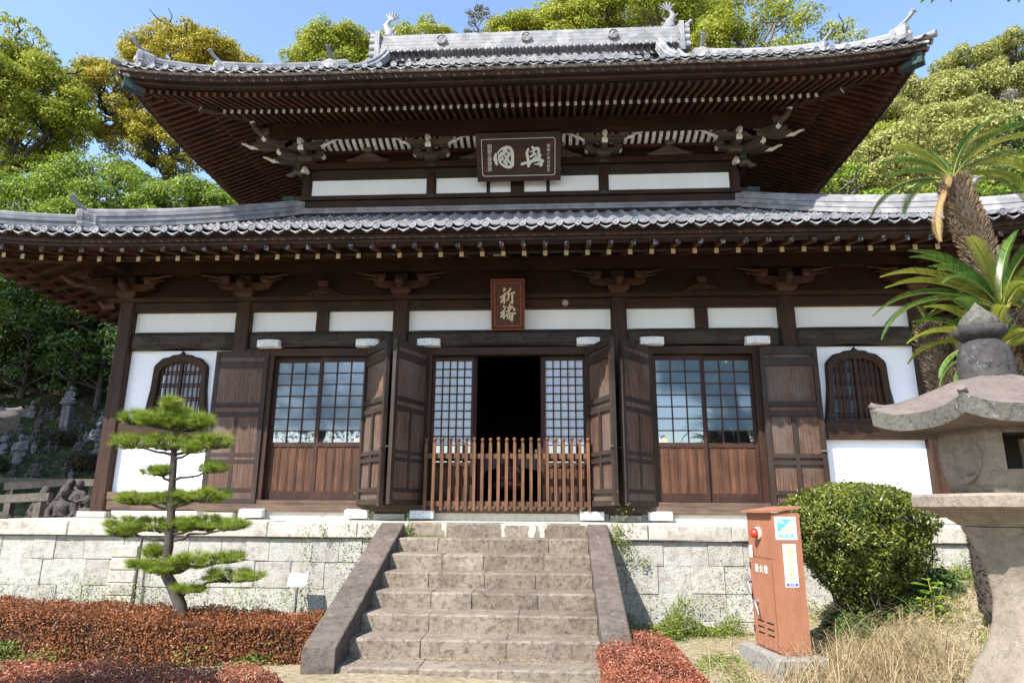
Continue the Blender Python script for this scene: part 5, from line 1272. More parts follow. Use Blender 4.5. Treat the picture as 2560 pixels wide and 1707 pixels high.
# behind the ridge
tree('yellow-green tree left of the ridge fish', -11.4, 22, [(-11.4, 22, 24.2, 3.1, 3, 2.6), (-13.4, 22, 22.6, 2.4, 2, 1.9), (-9.6, 22, 24.0, 2.2, 2, 2.0)], LF_YEL, BARKP, nclump=95, dens=640, lsz=.17, group='trees behind the ridge', cr=(.22, .34))
tree('low distant yellow-green tree seen just above the left half of the ridge', -7.6, 29, [(-8.4, 30, 31.2, 3.4, 3, 2.4), (-5.2, 30, 30.6, 2.4, 2, 1.7)], LF_YEL, BARKP, nclump=60, dens=500, lsz=.2, group='trees behind the ridge', cr=(.22, .34))
tree('small thin brownish tree alone against the sky above the ridge', -5.5, 40, [(-5.5, 40, 41.6, 1.9, 1.8, 1.7)], leafmat('leaf_brown_green', st3((.07, .065, .03), (.13, .12, .05), (.19, .16, .07))), BARKP, nclump=22, dens=330, lsz=.2, trunk_r=.16, cr=(.2, .3))
tree('tall yellow-green tree above the middle of the ridge', 1.7, 22, [(1.8, 22, 25.6, 2.6, 2.5, 3.0), (-1.0, 22, 25.2, 2.1, 2, 2.4), (3.6, 22, 27.4, 2.2, 2, 2.6)], LF_YEL, BARKP, nclump=95, dens=640, lsz=.17, group='trees behind the ridge', cr=(.22, .34))
tree('tall yellow-green tree over the right half of the ridge', 6.8, 22, [(6.4, 22, 26.6, 3.4, 3, 3.4), (9.0, 21, 24.6, 2.4, 2, 2.4)], LF_YEL, BARKP, nclump=40, dens=420, lsz=.19, group='trees behind the ridge', cr=(.22, .34))
tree('broad yellow-green tree with pale limbs behind the right end of the upper roof', 12, 20, [(11.6, 20, 23.8, 3.2, 3, 2.9), (14.8, 20, 22.6, 2.2, 2, 2.0), (9.6, 20, 22.8, 2.4, 2, 2.4), (15.4, 20, 20.0, 2.0, 2, 1.4)], LF_YEL, BARKP, nclump=38, dens=440, lsz=.18, group='trees behind the ridge', cr=(.22, .34))
tree('yellow-green tree filling the gap over the right fish of the ridge', 9.3, 26, [(9.3, 26, 29.6, 3.6, 3, 3.2), (5.2, 26, 30.2, 3.0, 3, 3.0)], LF_YEL, BARKP, nclump=44, dens=380, lsz=.21, group='trees behind the ridge', cr=(.22, .34))
tree('tree outside the photo on the left that shades the stone figures', -20.5, -4.5, [(-20, -4, 11.5, 4.4, 4.4, 3.4), (-16.0, -3.2, 10.0, 2.8, 3.0, 2.6), (-21.8, 1.5, 13.2, 4.2, 4.4, 3.4), (-17.5, -7.5, 9.0, 3.0, 3.0, 2.6)], LF_DRK, BARK, nclump=60, dens=300, lsz=.3, trunk_r=.4, base=-1.3)
# right: fresh shrubs in front of the hill
for (x, y, z, r, lf, lab) in [(14.4, 19, 14.2, 2.2, LF_GRN, 'light green leafy tree at the foot of the right roof slope'), (17.2, 20, 15.6, 3.0, LF_OLV, 'big light green tree right of the upper roof'), (20.6, 21, 17.4, 3.2, LF_OLV, 'rounded light green tree behind the tall sago palm'), (18.4, 18, 12.4, 2.6, LF_GRN, 'green shrubby tree just above the right lower roof'), (22.4, 19, 13.6, 3.0, LF_GRN, 'green leafy tree behind the fronds at the right edge'), (25.0, 23, 18.2, 3.0, LF_DRK, 'darker green tree at the right edge below the hill')]:
    tree(lab, x, y, [(x, y, z, r, r, r*.9), (x+.3, y, z-r*.9, r*1.1, r, r)], lf, BARKP, nclump=56, dens=420, lsz=.19, trunk_r=.16, group='leafy trees on the right slope', cr=(.2, .32))
# hill forest: variants shared by mesh
def hilltree(lf, bark, R, dens, lsz, ncl=36, flat=.8, seed=0):
    random.seed(seed); e = empty('tree', (0, 0, 0)); tr = MB(); limb(tr, (0, 0, -2), (0, 0, R*.9), .3, .15, 7, .06); cl = []
    for i in range(ncl):
        d = Vector((random.gauss(0, 1), random.gauss(0, 1), abs(random.gauss(0, 1))*.9)).normalized(); q = random.uniform(.7, 1)
        cl.append((d.x*R*q, d.y*R*q, R*.9+d.z*R*flat*q, random.uniform(.24, .36)*R))
        if i % 3 == 0: limb(tr, (0, 0, R*.7), cl[-1][:3], .12, .03, 5, .2, 4)
    tr.build('trunk', bark, e); P, Nn = cloud(cl, dens, .75); V, F_ = leaves(P, Nn, lsz, lsz*.62); npmesh('crown', V, F_, lf, e); return e
protos = [hilltree(LF_OLV, BARKP, 3.6, 420, .24, seed=1), hilltree(LF_YEL, BARKP, 3.3, 420, .24, seed=2), hilltree(LF_DRK, BARK, 3.2, 400, .24, seed=3)]
def baretree(R, seed):
    random.seed(seed); e = empty('tree', (0, 0, 0)); tr = MB()
    top = Vector((0, 0, R*.6)); limb(tr, (0, 0, -2), top, .16, .10, 6, .05)
    for i in range(16):
        d = Vector((random.gauss(0, 1), random.gauss(0, 1), abs(random.gauss(0, 1))+.4)).normalized()*R*random.uniform(.7, 1); pts = limb(tr, top, top+d, .07, .025, 5, .25)
        for j in range(7): q = pts[random.randrange(2, 7)]; d2 = Vector((random.gauss(0, 1), random.gauss(0, 1), random.gauss(0, 1)+.6)).normalized()*R*.35; limb(tr, q, q+d2, .03, .012, 4, .2, 4)
    tr.build('trunk', BARKP, e); cl = [(random.gauss(0, .5)*R, random.gauss(0, .5)*R, R*random.uniform(.5, 1.5), R*.32) for _ in range(34)]
    P, Nn = cloud(cl, 330, .8); V, F_ = leaves(P, Nn, .42, .045, pend=-1.); npmesh('crown', V, F_, LF_GRY, e); return e
protos.append(baretree(3.0, 4)); random.seed(11)
used_ = set()
HT = [(45, 50, 3), (41.5, 46, 3), (50, 47, 3), (54, 56, 3), (31, 34, 0), (35, 36, 0), (39.5, 38, 1), (28.5, 31, 3), (32, 30, 3), (44, 40, 0), (48, 42, 0), (36, 44, 0), (41, 47, 0), (46, 50, 1), (52, 52, 0), (27, 27, 0), (31, 26, 2), (35, 29, 3), (38, 33, 2), (42, 35, 0), (24.5, 28, 1), (22, 31, 0), (57, 50, 0), (49, 60, 0), (56, 62, 0), (43, 56, 0), (38, 53, 0), (33, 50, 0), (29, 44, 1), (50, 36, 2), (29, 23, 2), (33, 24.5, 0), (37, 26.5, 3), (26, 36, 0), (31.5, 39.5, 0), (22.5, 26, 0), (26.0, 24, 1)]
pos_words = ['near the top', 'low down', 'halfway up', 'on the skyline', 'in a fold']
kinds = ['rounded olive-green crown in the wood covering the right hillside', 'yellow-green crown in the wood covering the right hillside', 'dark green crown in the wood covering the right hillside', 'bare grey twiggy tree among green crowns on the right hillside']
for (x, y, k) in HT:
    if k in used_: e = copy_tree(protos[k])
    else: e = protos[k]; used_.add(k)
    e.location = (x, y, float(hgt(x, y))); e.rotation_euler = (0, 0, random.uniform(0, 6.28)); s_ = random.uniform(.8, 1.15)*(.85 if k == 3 else 1); e.scale = (s_, s_, s_*random.uniform(.85, 1.1))
    tag(e, kinds[k], 'tree', 'trees covering the right hillside: '+['olive', 'yellow-green', 'dark green', 'bare grey'][k])
cl = []
for i in range(260):
    x = random.uniform(12, 62); y = random.uniform(18, 66); cl.append((x, y, float(hgt(x, y))+random.uniform(0, 1.2), random.uniform(1.2, 2.0)))
for i in range(90):
    x = random.uniform(-40, 12); y = random.uniform(19, 45); cl.append((x, y, float(hgt(x, y))+random.uniform(0, 2.0), random.uniform(1.2, 2.0)))
P, Nn = cloud(cl, 170, .7); V, F_ = leaves(P, Nn, .3, .19); tag(npmesh('hillside_undergrowth', V, F_, LF_OLV), 'olive green undergrowth carpeting the wooded hillside', 'undergrowth', kind='stuff')
# trees behind the camera that the window panes mirror
tree('bare tree standing across the yard, mirrored in the left window panes', -13.5, -30, [(-13.5, -30, 7.5, 5.0, 3, 4.6)], LF_GRY, BARK, nclump=70, dens=50, lsz=.25, trunk_r=.45, base=-1.5)
tree('dark evergreen across the yard, mirrored in the right window panes', 11, -30, [(10.5, -30, 9.5, 4.2, 3, 3.6), (16, -30, 6.5, 4.0, 3, 5.0)], LF_DRK, BARK, nclump=50, dens=180, lsz=.3, trunk_r=.3, base=-1.5)

# ------------------------------------------------------------------ pine
TRUNK = [(-3.70, -1.40), (-3.723, -1.103), (-3.769, -0.966), (-3.879, -0.777), (-3.968, -0.656), (-4.001, -0.515), (-3.986, -0.337), (-4.003, 0.006), (-4.035, 0.319), (-4.059, 0.695), (-4.078, 0.867), (-4.081, 1.04), (-4.117, 1.36), (-4.12, 1.43)]
PADS = [(-4.14, 1.43, 0.09, 0.07), (-4.141, 1.33, 0.17, 0.07), (-4.613, 1.236, 0.116, 0.097), (-4.367, 1.216, 0.174, 0.097), (-4.144, 1.216, 0.136, 0.116), (-3.975, 1.157, 0.174, 0.087), (-3.739, 1.196, 0.136, 0.097), (-4.61, 0.943, 0.252, 0.097), (-4.148, 0.944, 0.252, 0.116), (-3.569, 0.944, 0.232, 0.097), (-3.796, 0.848, 0.136, 0.058), (-4.278, 0.58, 0.174, 0.068), (-3.591, 0.621, 0.174, 0.068), (-4.408, 0.243, 0.252, 0.087), (-4.054, 0.245, 0.232, 0.097), (-3.629, 0.284, 0.29, 0.087), (-4.634, -0.09, 0.213, 0.145), (-4.227, -0.069, 0.232, 0.097), (-3.857, -0.066, 0.194, 0.087), (-3.589, -0.045, 0.174, 0.106), (-3.239, -0.07, 0.213, 0.068), (-4.2, -0.393, 0.116, 0.068), (-4.315, -0.537, 0.155, 0.048), (-4.003, -0.569, 0.213, 0.087), (-3.632, -0.476, 0.252, 0.097), (-3.253, -0.454, 0.174, 0.068), (-3.173, -0.664, 0.348, 0.077), (-3.647, -0.809, 0.174, 0.039)]
px0, py0, pz0 = -3.70, -2.40, -1.36
pine = empty('garden_pine', (px0, py0, pz0), label='cloud-pruned pine with flat needle tiers before the left bay of the hall', cat='pine tree')
m = MB(); rad = [.085, .080, .072, .066, .061, .057, .054, .049, .045, .041, .036, .030, .020, .012]
TRUNK[0] = (-3.66, -1.66)
m.tube([(x-px0, 0, z-pz0) for x, z in TRUNK], rad, 12)
def trunk_at(z):
    for (a, za), (b, zb) in zip(TRUNK, TRUNK[1:]):
        if za <= z <= zb: return a+(b-a)*(z-za)/(zb-za)
    return TRUNK[-1][0]
NV = []; NF = []
for i, (x, z, rx, rz_) in enumerate(PADS):
    zt0 = max(-1.0, z-.10-.12*abs(x-trunk_at(z))); dy = random.uniform(-.10, .10)
    a = (trunk_at(zt0)-px0, 0, zt0-pz0); limb(m, a, (x-px0, dy, z-rz_*.5-pz0), .022, .009, 6, .12, 5)
    rz_ *= 1.75; rx *= 1.2; k = int(20+rx*rz_*800)
    for j in range(k):
        an = random.uniform(0, 2*PI); q = math.sqrt(random.uniform(0, 1)); cx_ = x+rx*q*.85*math.cos(an); cy_ = dy+rx*.75*q*math.sin(an); cz_ = z+rz_*(random.uniform(-.6, .5)*(1-q*q*.5))
        if random.random() < .9: m.tube([(x-px0+(cx_-x)*.3, dy+(cy_-dy)*.3, z-rz_*.5-pz0), (cx_-px0, cy_, cz_-pz0)], .004, 4, cap=False)
        n_ = 70; d = RNG.normal(0, 1, (n_, 3)); d[:, 2] = np.abs(d[:, 2])*.9+.05; d += np.array([math.cos(an)*q*.6, math.sin(an)*q*.6, 0]); d = unit(d)
        Ln = RNG.uniform(.07, .135, n_)[:, None]; o_ = np.array([cx_-px0, cy_, cz_-pz0])+RNG.normal(0, .006, (n_, 3)); sd = unit(np.cross(d, RNG.normal(0, 1, (n_, 3))))*.0017
        V = np.stack([o_-sd, o_+sd, o_+d*Ln], 1).reshape(-1, 3); NV.append(V)
V = np.concatenate(NV); m.build('trunk', BARK, pine); npmesh('needles', V, np.arange(len(V)).reshape(-1, 3), LF_PINE, pine)
pine.location = (-3.12, -3.50, -1.161); pine.scale = (.868, .868, .868)

# ------------------------------------------------------------------ clipped hedges and round bush
def hedge(name, label, x0, x1, y0, y1, z0, ztop, mat, dens, lsz, green=0, rnd=.12, slope_=0.):
    core = MB(); i_ = max(.07, rnd*.8); zf = lambda x: ztop+slope_*(x-x0)
    core.add([(x0+i_, y0+i_, z0), (x1-i_, y0+i_, z0), (x1-i_, y1-i_, z0), (x0+i_, y1-i_, z0), (x0+i_, y0+i_, zf(x0)-i_), (x1-i_, y0+i_, zf(x1)-i_), (x1-i_, y1-i_, zf(x1)-i_), (x0+i_, y1-i_, zf(x0)-i_)], [(0, 1, 5, 4), (1, 2, 6, 5), (2, 3, 7, 6), (3, 0, 4, 7), (4, 5, 6, 7)])
    e = empty(name, ((x0+x1)/2, (y0+y1)/2, z0), label=label, cat='hedge')
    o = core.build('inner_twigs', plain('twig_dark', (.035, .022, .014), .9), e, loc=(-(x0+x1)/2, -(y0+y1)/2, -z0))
    A = [((x1-x0)*(y1-y0), 't'), ((x1-x0)*(ztop-z0), 'f'), ((x1-x0)*(ztop-z0), 'b'), ((y1-y0)*(ztop-z0), 'l'), ((y1-y0)*(ztop-z0), 'r')]; Ps, Ns = [], []
    for a, w_ in A:
        k = int(a*dens); u = RNG.uniform(0, 1, k); v = RNG.uniform(0, 1, k); dep = RNG.uniform(-.01, .085, k)
        X = x0+(x1-x0)*u
        if w_ == 't': P = np.stack([X, y0+(y1-y0)*v, zf(X)-dep], 1); N_ = (0, 0, 1)
        elif w_ == 'f': P = np.stack([X, y0+dep, z0+(zf(X)-z0)*v], 1); N_ = (0, -1, .2)
        elif w_ == 'b': P = np.stack([X, y1-dep, z0+(zf(X)-z0)*v], 1); N_ = (0, 1, .2)
        elif w_ == 'l': P = np.stack([x0+dep, y0+(y1-y0)*u, z0+(zf(x0)-z0)*v], 1); N_ = (-1, 0, .2)
        else: P = np.stack([x1-dep, y0+(y1-y0)*u, z0+(zf(x1)-z0)*v], 1); N_ = (1, 0, .2)
        Ps.append(P); Ns.append(np.tile(N_, (k, 1)))
    P = np.concatenate(Ps); N_ = np.concatenate(Ns).astype(float)
    # round the edges and let the surface swell unevenly
    zt = zf(P[:, 0]); ex = np.minimum(P[:, 0]-x0, x1-P[:, 0]); ey = np.minimum(P[:, 1]-y0, y1-P[:, 1]); ez = zt-P[:, 2]
    P[:, 2] -= rnd*np.clip(1-ey/rnd/1.2, 0, 1)**2*np.exp(-ez/.15)*.7+rnd*np.clip(1-ex/rnd/1.2, 0, 1)**2*np.exp(-ez/.15)*.7
    P[:, 2] += .018*np.sin(P[:, 0]*5.1)*np.sin(P[:, 1]*6.3+1)+.012*np.sin(P[:, 0]*11+P[:, 1]*7)+RNG.normal(0, .008, len(P))
    P[:, 1] += .02*np.sin(P[:, 0]*6.7+P[:, 2]*5)
    P -= np.array([(x0+x1)/2, (y0+y1)/2, z0])
    low = (P[:, 2] < (ztop-z0)*(.22+.16*np.sin(P[:, 0]*2.1))) & (np.sin(P[:, 0]*2.3+1)+np.sin(P[:, 0]*5.1)+RNG.normal(0, .4, len(P)) > .7) if green else np.zeros(len(P), bool)
    V, F_ = leaves(P[~low], N_[~low], lsz, lsz*.5, .75); npmesh('foliage', V, F_, mat, e)
    if green: V, F_ = leaves(P[low], N_[low], lsz*1.2, lsz*.55, .75); npmesh('green_shoots', V, F_, LF_WEED, e)
    return e
hedge('clipped_hedge', 'long clipped russet hedge below the left terrace wall', -8.6, -1.62, -3.98, -3.12, -1.36, -.73, LF_RED, 5600, .030, 1, .07, slope_=-.029)
hedge('clipped_hedge', 'low salmon-red hedge at the bottom left before the longer hedge', -3.85, -1.40, -6.9, -5.05, -1.42, -1.03, LF_PNK, 5800, .026, 0, .14)
hedge('clipped_hedge', 'small salmon-red hedge right of the stair foot', 1.10, 1.84, -6.6, -3.55, -1.42, -.98, LF_PNK, 7000, .025, 0, .16)
bx, by_ = 3.96, -3.0
bush = empty('round_bush', (bx, by_, -.93), label='big rounded evergreen bush between the brown cabinet and the stone lantern', cat='bush')
bp = [(.10, -.02), (.20, .06), (.36, .28), (.52, .46), (.66, .66), (.755, .88), (.775, 1.05), (.72, 1.22), (.58, 1.34), (.36, 1.42), (.0, 1.46)]
k = 42000; t_ = RNG.uniform(0, len(bp)-1.001, k); i0 = t_.astype(int); fr = t_-i0; bpa = np.array(bp); rr = bpa[i0, 0]*(1-fr)+bpa[i0+1, 0]*fr; zz = bpa[i0, 1]*(1-fr)+bpa[i0+1, 1]*fr
th = RNG.uniform(0, 2*PI, k); keep = RNG.uniform(0, 1, k) < np.clip(rr/.6+.12, 0, 1); rr, zz, th = rr[keep], zz[keep], th[keep]
lump = 1+.07*np.sin(th*5+zz*6)+.05*np.sin(th*11-zz*9)+.05*np.sin(th*3+zz*15)+.04*np.sin(th*17+zz*13); rr2 = rr*lump-RNG.exponential(.035, len(rr)); rr2 = np.maximum(rr2, .01)
low = zz < .5; thin = RNG.uniform(0, 1, len(rr)) < np.where(low, .45, 1.); rr2, zz, th = rr2[thin], zz[thin], th[thin]
P = np.stack([rr2*np.cos(th), rr2*np.sin(th), zz+RNG.normal(0, .02, len(zz))-RNG.exponential(.01, len(zz))], 1); N_ = unit(np.stack([np.cos(th)*rr2, np.sin(th)*rr2, (zz-.7)*1.0], 1))
V, F_ = leaves(P, N_, .050, .021, .8); npmesh('foliage', V, F_, LF_BUSH, bush)
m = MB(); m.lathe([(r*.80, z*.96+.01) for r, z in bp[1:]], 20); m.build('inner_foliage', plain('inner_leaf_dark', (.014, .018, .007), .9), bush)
m = MB()
for i in range(16):
    a = random.uniform(0, 2*PI); limb(m, (.05*math.cos(a), .05*math.sin(a), -.25), (.5*math.cos(a), .5*math.sin(a), .5), .018, .006, 5, .15)
m.build('stems', BARK, bush)
k2 = 260; th2 = RNG.uniform(0, 2*PI, k2); zz2 = RNG.uniform(.3, 1.42, k2); rb = np.interp(zz2, bpa[:, 1], bpa[:, 0]); SP = []
for a_, b_, c_ in zip(th2, zz2, rb):
    d_ = np.array([math.cos(a_), math.sin(a_), .9+random.uniform(-.4, .5)]); d_ /= np.linalg.norm(d_); L_ = random.uniform(.03, .13)
    for q in range(7): SP.append(np.array([c_*math.cos(a_), c_*math.sin(a_), b_])+d_*L_*q/6+RNG.normal(0, .006, 3))
V, F_ = leaves(np.array(SP), np.tile([0, 0, 1.], (len(SP), 1)), .042, .017, 1.2); npmesh('shoots', V, F_, LF_BUSH, bush); bush.scale = (.92, .92, .94)

# ------------------------------------------------------------------ sago palms
def frond(L_, droop, elev, az, n_=58, lw=.0062, ll=.15, curl=.25, V0=(0, 0, 0)):
    """arching frond: rachis plus two ranks of narrow leaflets; returns leaflet verts, faces, rachis points"""
    pts = []; p = Vector(V0); e = elev; st = L_/24
    for i in range(25):
        pts.append(p.copy()); d = Vector((math.cos(az)*math.cos(e), math.sin(az)*math.cos(e), math.sin(e))); p = p+d*st; e -= droop/24*(1.0+1.0*i/24)
    V, F_ = [], []; side = Vector((-math.sin(az), math.cos(az), 0))
    for i in range(n_):
        t = .12+.88*i/n_; q = t*24; a = int(min(q, 23)); pp = pts[a].lerp(pts[a+1], q-a); d = (pts[a+1]-pts[a]).normalized(); upv = side.cross(d).normalized()
        if upv.z < 0 and abs(e) < 1.4: upv = -upv
        l_ = ll*min(1, (t-.08)*5)*(1-.75*max(0, t-.72)/.28)*random.uniform(.92, 1.05)
        for s_ in (-1, 1):
            dr = (side*s_*.74+d*.72+upv*.34).normalized(); tip = pp+dr*l_-upv*l_*curl*.4; mid = pp+dr*l_*.5+upv*.006; wv = d*lw*.5
            b = len(V); V += [pp-wv, pp+wv, mid+wv*.9, tip, mid-wv*.9]; F_ += [(b, b+1, b+2, b+4), (b+4, b+2, b+3, b+3)]
    return V, F_, pts
def sago(label, base, path, crownz, rads, fronds, dead=(), shag=.3, spikes=900, group='sago palms on the mound'):
    x, y, z = base; e = empty('sago_palm', base, label=label, cat='sago palm', group=group)
    P = [Vector(q)-Vector(base) for q in path]; m = MB(); m.tube(P, rads, 14); 
    # leaf-base scales
    n_ = spikes; cum = [0]; 
    for a, b in zip(P, P[1:]): cum.append(cum[-1]+(b-a).length)
    for i in range(n_):
        s_ = random.uniform(0, cum[-1]); j = max(k for k in range(len(cum)) if cum[k] <= s_); j = min(j, len(P)-2); t = (s_-cum[j])/(cum[j+1]-cum[j]); c = P[j].lerp(P[j+1], t); r = rads[j]+(rads[j+1]-rads[j])*t
        ax = (P[j+1]-P[j]).normalized(); a = ax.orthogonal().normalized(); b = ax.cross(a); th = random.uniform(0, 2*PI); o_ = a*math.cos(th)+b*math.sin(th); ta = ax.cross(o_); f = s_/cum[-1]; sh = 1 if f > 1-shag else 0
        L_ = random.uniform(.016, .030) if not sh else random.uniform(.03, .065); w_ = random.uniform(.008, .013) if not sh else .006; q = c+o_*r*.96; dr = (o_*(.8 if sh else .75)+ax*(.75 if sh else .55)+ta*random.uniform(-.3, .3)).normalized()
        m.add([q-ta*w_-ax*.008, q+ta*w_-ax*.008, q+ta*w_*.8+ax*.014, q-ta*w_*.8+ax*.014, q+dr*L_-ta*w_*.5, q+dr*L_+ta*w_*.5], [(0, 1, 5, 4), (3, 4, 5, 2), (0, 4, 3), (1, 2, 5)], 1 if sh else 0)
    m.build('trunk', [BARK_C, SHAG], e)
    top = P[-1]
    for kk, (spec, mat) in enumerate(((fronds, None), (dead, LF_DEAD))):
        for (L_, droop, elev, az, ye) in spec:
            V, F_, pts = frond(L_, droop, elev, az, n_=int(66+52*L_), ll=.118*min(1, L_/.8)); me = MB(); me.v = [tuple(v+top) for v in V]; F2 = [tuple(dict.fromkeys(f)) for f in F_]; me.f = F2; me.mi = [0]*len(F2); me.sm = [False]*len(F2)
            me.tube([p+top for p in pts[:24]], [.011-.0004*i for i in range(24)], 5, 1); me.build('frond', [mat or (LF_CYCY if ye else LF_CYC), RACH if mat is None else LF_DEAD], e)
    return e
RACH = plain('frond_rib', (.20, .20, .05), .5)
BARK_C = stone('sago_scale', (.07, .055, .046), (.15, .125, .105), (.025, .02, .017), .8, 9, .8, .6)
SHAG = stone('sago_shag', (.20, .14, .09), (.38, .28, .19), (.12, .08, .05), .5, 6, .6, .5)
def ring_fronds(n_, L_, e0, e1, dr, seed, ye=.4, a0=0, a1=2*PI):
    r = random.Random(seed); return [(L_*r.uniform(.85, 1.1), dr*r.uniform(.7, 1.25), r.uniform(e0, e1), a0+(a1-a0)*(i+r.uniform(-.3, .3))/n_, r.random() < ye) for i in range(n_)]
D_ = math.radians
sago('tallest sago palm, its leaning scaly trunk crossing the right end of the lower roof', (5.35, -4.4, -.6), [(5.35, -4.4, -.7), (5.15, -4.45, .6), (4.98, -4.5, 1.4), (4.80, -4.5, 2.3), (4.66, -4.5, 2.95), (4.61, -4.5, 3.28)], 0, [.17, .155, .145, .135, .135, .12],
     [(.70, .7, D_(58), D_(182), 1), (.74, .75, D_(40), D_(184), 0), (.72, .7, D_(22), D_(188), 0), (1.0, .75, D_(68), D_(15), 1), (1.05, 1.0, D_(55), D_(-10), 1), (1.1, 1.1, D_(48), D_(25), 0), (1.0, 1.3, D_(38), D_(-25), 0), (.95, 1.5, D_(30), D_(-5), 1), (.8, 1.2, D_(40), D_(100), 0), (.8, 1.2, D_(35), D_(65), 0), (.5, .5, D_(80), D_(120), 0), (.55, .6, D_(75), D_(-60), 0), (.9, 1.3, D_(35), D_(140), 0), (.95, .6, D_(72), D_(5), 0), (1.0, 1.0, D_(42), D_(10), 1), (1.0, 1.2, D_(30), D_(15), 0), (.85, 1.0, D_(55), D_(-50), 0)],
     [(.75, .8, D_(-40), D_(195), 1), (.35, 1.5, D_(20), D_(230), 1)], .30, 6500)
sago('sago palm with the widest green fronds, reaching left above the lantern jewel', (5.0, -4.6, -.6), [(5.0, -4.6, -.7), (4.9, -4.7, .3), (4.74, -4.75, 1.3), (4.66, -4.8, 1.86)], 0, [.17, .165, .16, .13],
     [(1.22, 1.15, D_(28), D_(180), 0), (1.15, 1.0, D_(36), D_(172), 0), (1.1, .8, D_(48), D_(178), 1), (.95, .8, D_(62), D_(185), 0), (.85, .6, D_(72), D_(160), 0), (.9, .5, D_(84), D_(20), 0), (.9, 1.0, D_(45), D_(210), 0), (.9, .9, D_(60), D_(-30), 1), (.95, 1.1, D_(40), D_(0), 0), (.95, 1.2, D_(50), D_(40), 0), (.8, 1.0, D_(50), D_(120), 0), (.8, 1.0, D_(66), D_(85), 1), (.85, 1.2, D_(30), D_(150), 0), (.8, .8, D_(75), D_(-70), 0), (.7, .8, D_(78), D_(140), 1)]+ring_fronds(16, .95, D_(25), D_(75), .9, 5), (), .45, 1800)
sago('short sago palm with fronds low behind the lantern jewel', (4.72, -4.9, -.6), [(4.72, -4.9, -.7), (4.62, -4.95, .6), (4.42, -5.0, 1.45)], 0, [.16, .15, .12],
     [(.78, 1.0, D_(42), D_(180), 1), (.7, .8, D_(55), D_(170), 0), (.66, 1.2, D_(20), D_(186), 0), (.6, 1.3, D_(5), D_(182), 0), (.6, .5, D_(80), D_(150), 0), (.6, 1.2, D_(-10), D_(195), 0), (.7, .8, D_(65), D_(30), 0), (.7, 1.0, D_(40), D_(-10), 0), (.65, .7, D_(70), D_(90), 1), (.6, 1.2, D_(10), D_(150), 0), (.55, 1.0, D_(-20), D_(205), 0)]+ring_fronds(12, .7, D_(15), D_(70), 1.0, 6), (), .4, 1400)
sago('leafless shaggy sago palm stump close to the hall corner column', (4.62, -4.2, -.6), [(4.62, -4.2, -.7), (4.52, -4.3, .6), (4.40, -4.3, 1.25), (4.28, -4.35, 1.72), (4.25, -4.35, 1.88)], 0, [.17, .16, .15, .13, .08], [(.22, .4, D_(75), D_(200), 1), (.2, .3, D_(60), D_(20), 1)], (), .75, 2400)
sago('sago palm at the right edge with yellowing upright fronds', (5.5, -4.9, -.6), [(5.5, -4.9, -.7), (5.3, -5.0, .6), (5.12, -5.05, 1.35)], 0, [.17, .16, .13],
     [(.9, .5, D_(78), D_(170), 1), (.9, .5, D_(70), D_(190), 1), (.9, .8, D_(60), D_(150), 0), (.8, .6, D_(85), D_(60), 1), (.9, 1.0, D_(60), D_(20), 0), (.8, 1.0, D_(40), D_(-30), 1), (.8, 1.1, D_(45), D_(210), 0), (.7, 1.2, D_(20), D_(185), 0)]+ring_fronds(14, .9, D_(30), D_(80), .8, 8, .6), (), .4, 1200)

# overhanging sprigs at the top right
for i, (x, y, z, lab) in enumerate([(4.15, -5.5, 4.62, 'dark leafy sprig hanging into the top edge left of the right corner'), (4.76, -5.5, 4.58, 'dark leafy sprig hanging into the top right corner')]):
    e = empty('hanging_branch', (x, y, z), label=lab, cat='branch', group='leafy sprigs hanging in from above')
    m = MB(); m.tube([(.6, .3, .7), (.25, .1, .35), (0, 0, .02)], [.014, .009, .005], 6)
    if i == 0: m.tube([(.1, 0, .15), (-.12, 0, -.02)], .004, 5)
    m.build('twig', BARK, e); V = []; F_ = []
    L_ = [(-.12, -.02, 235), (-.05, -.01, 250), (.0, .0, 262), (.05, .0, 285), (-.08, .0, 215), (.08, .02, 300), (-.1, .05, 180), (.1, .1, 330)] if i == 0 else [(-.05, 0, 250), (.02, 0, 232), (.05, .01, 262), (.0, .05, 215), (.1, .1, 300)]
    for (a, b, an) in L_:
        an = math.radians(an+random.uniform(-6, 6)); l_ = .13; d = Vector((math.cos(an), random.uniform(-.3, .3), math.sin(an))).normalized(); s_ = d.cross(Vector((0, 1, .3))).normalized()*.021; o_ = Vector((a, 0, b)); k = len(V)
        V += [o_, o_+d*l_*.3+s_*.9, o_+d*l_*.6+s_, o_+d*l_, o_+d*l_*.6-s_, o_+d*l_*.3-s_*.9]; F_ += [(k, k+1, k+2, k+3), (k, k+3, k+4, k+5)]
    npmesh('leaves', [tuple(v) for v in V], F_, LF_DRK, e)

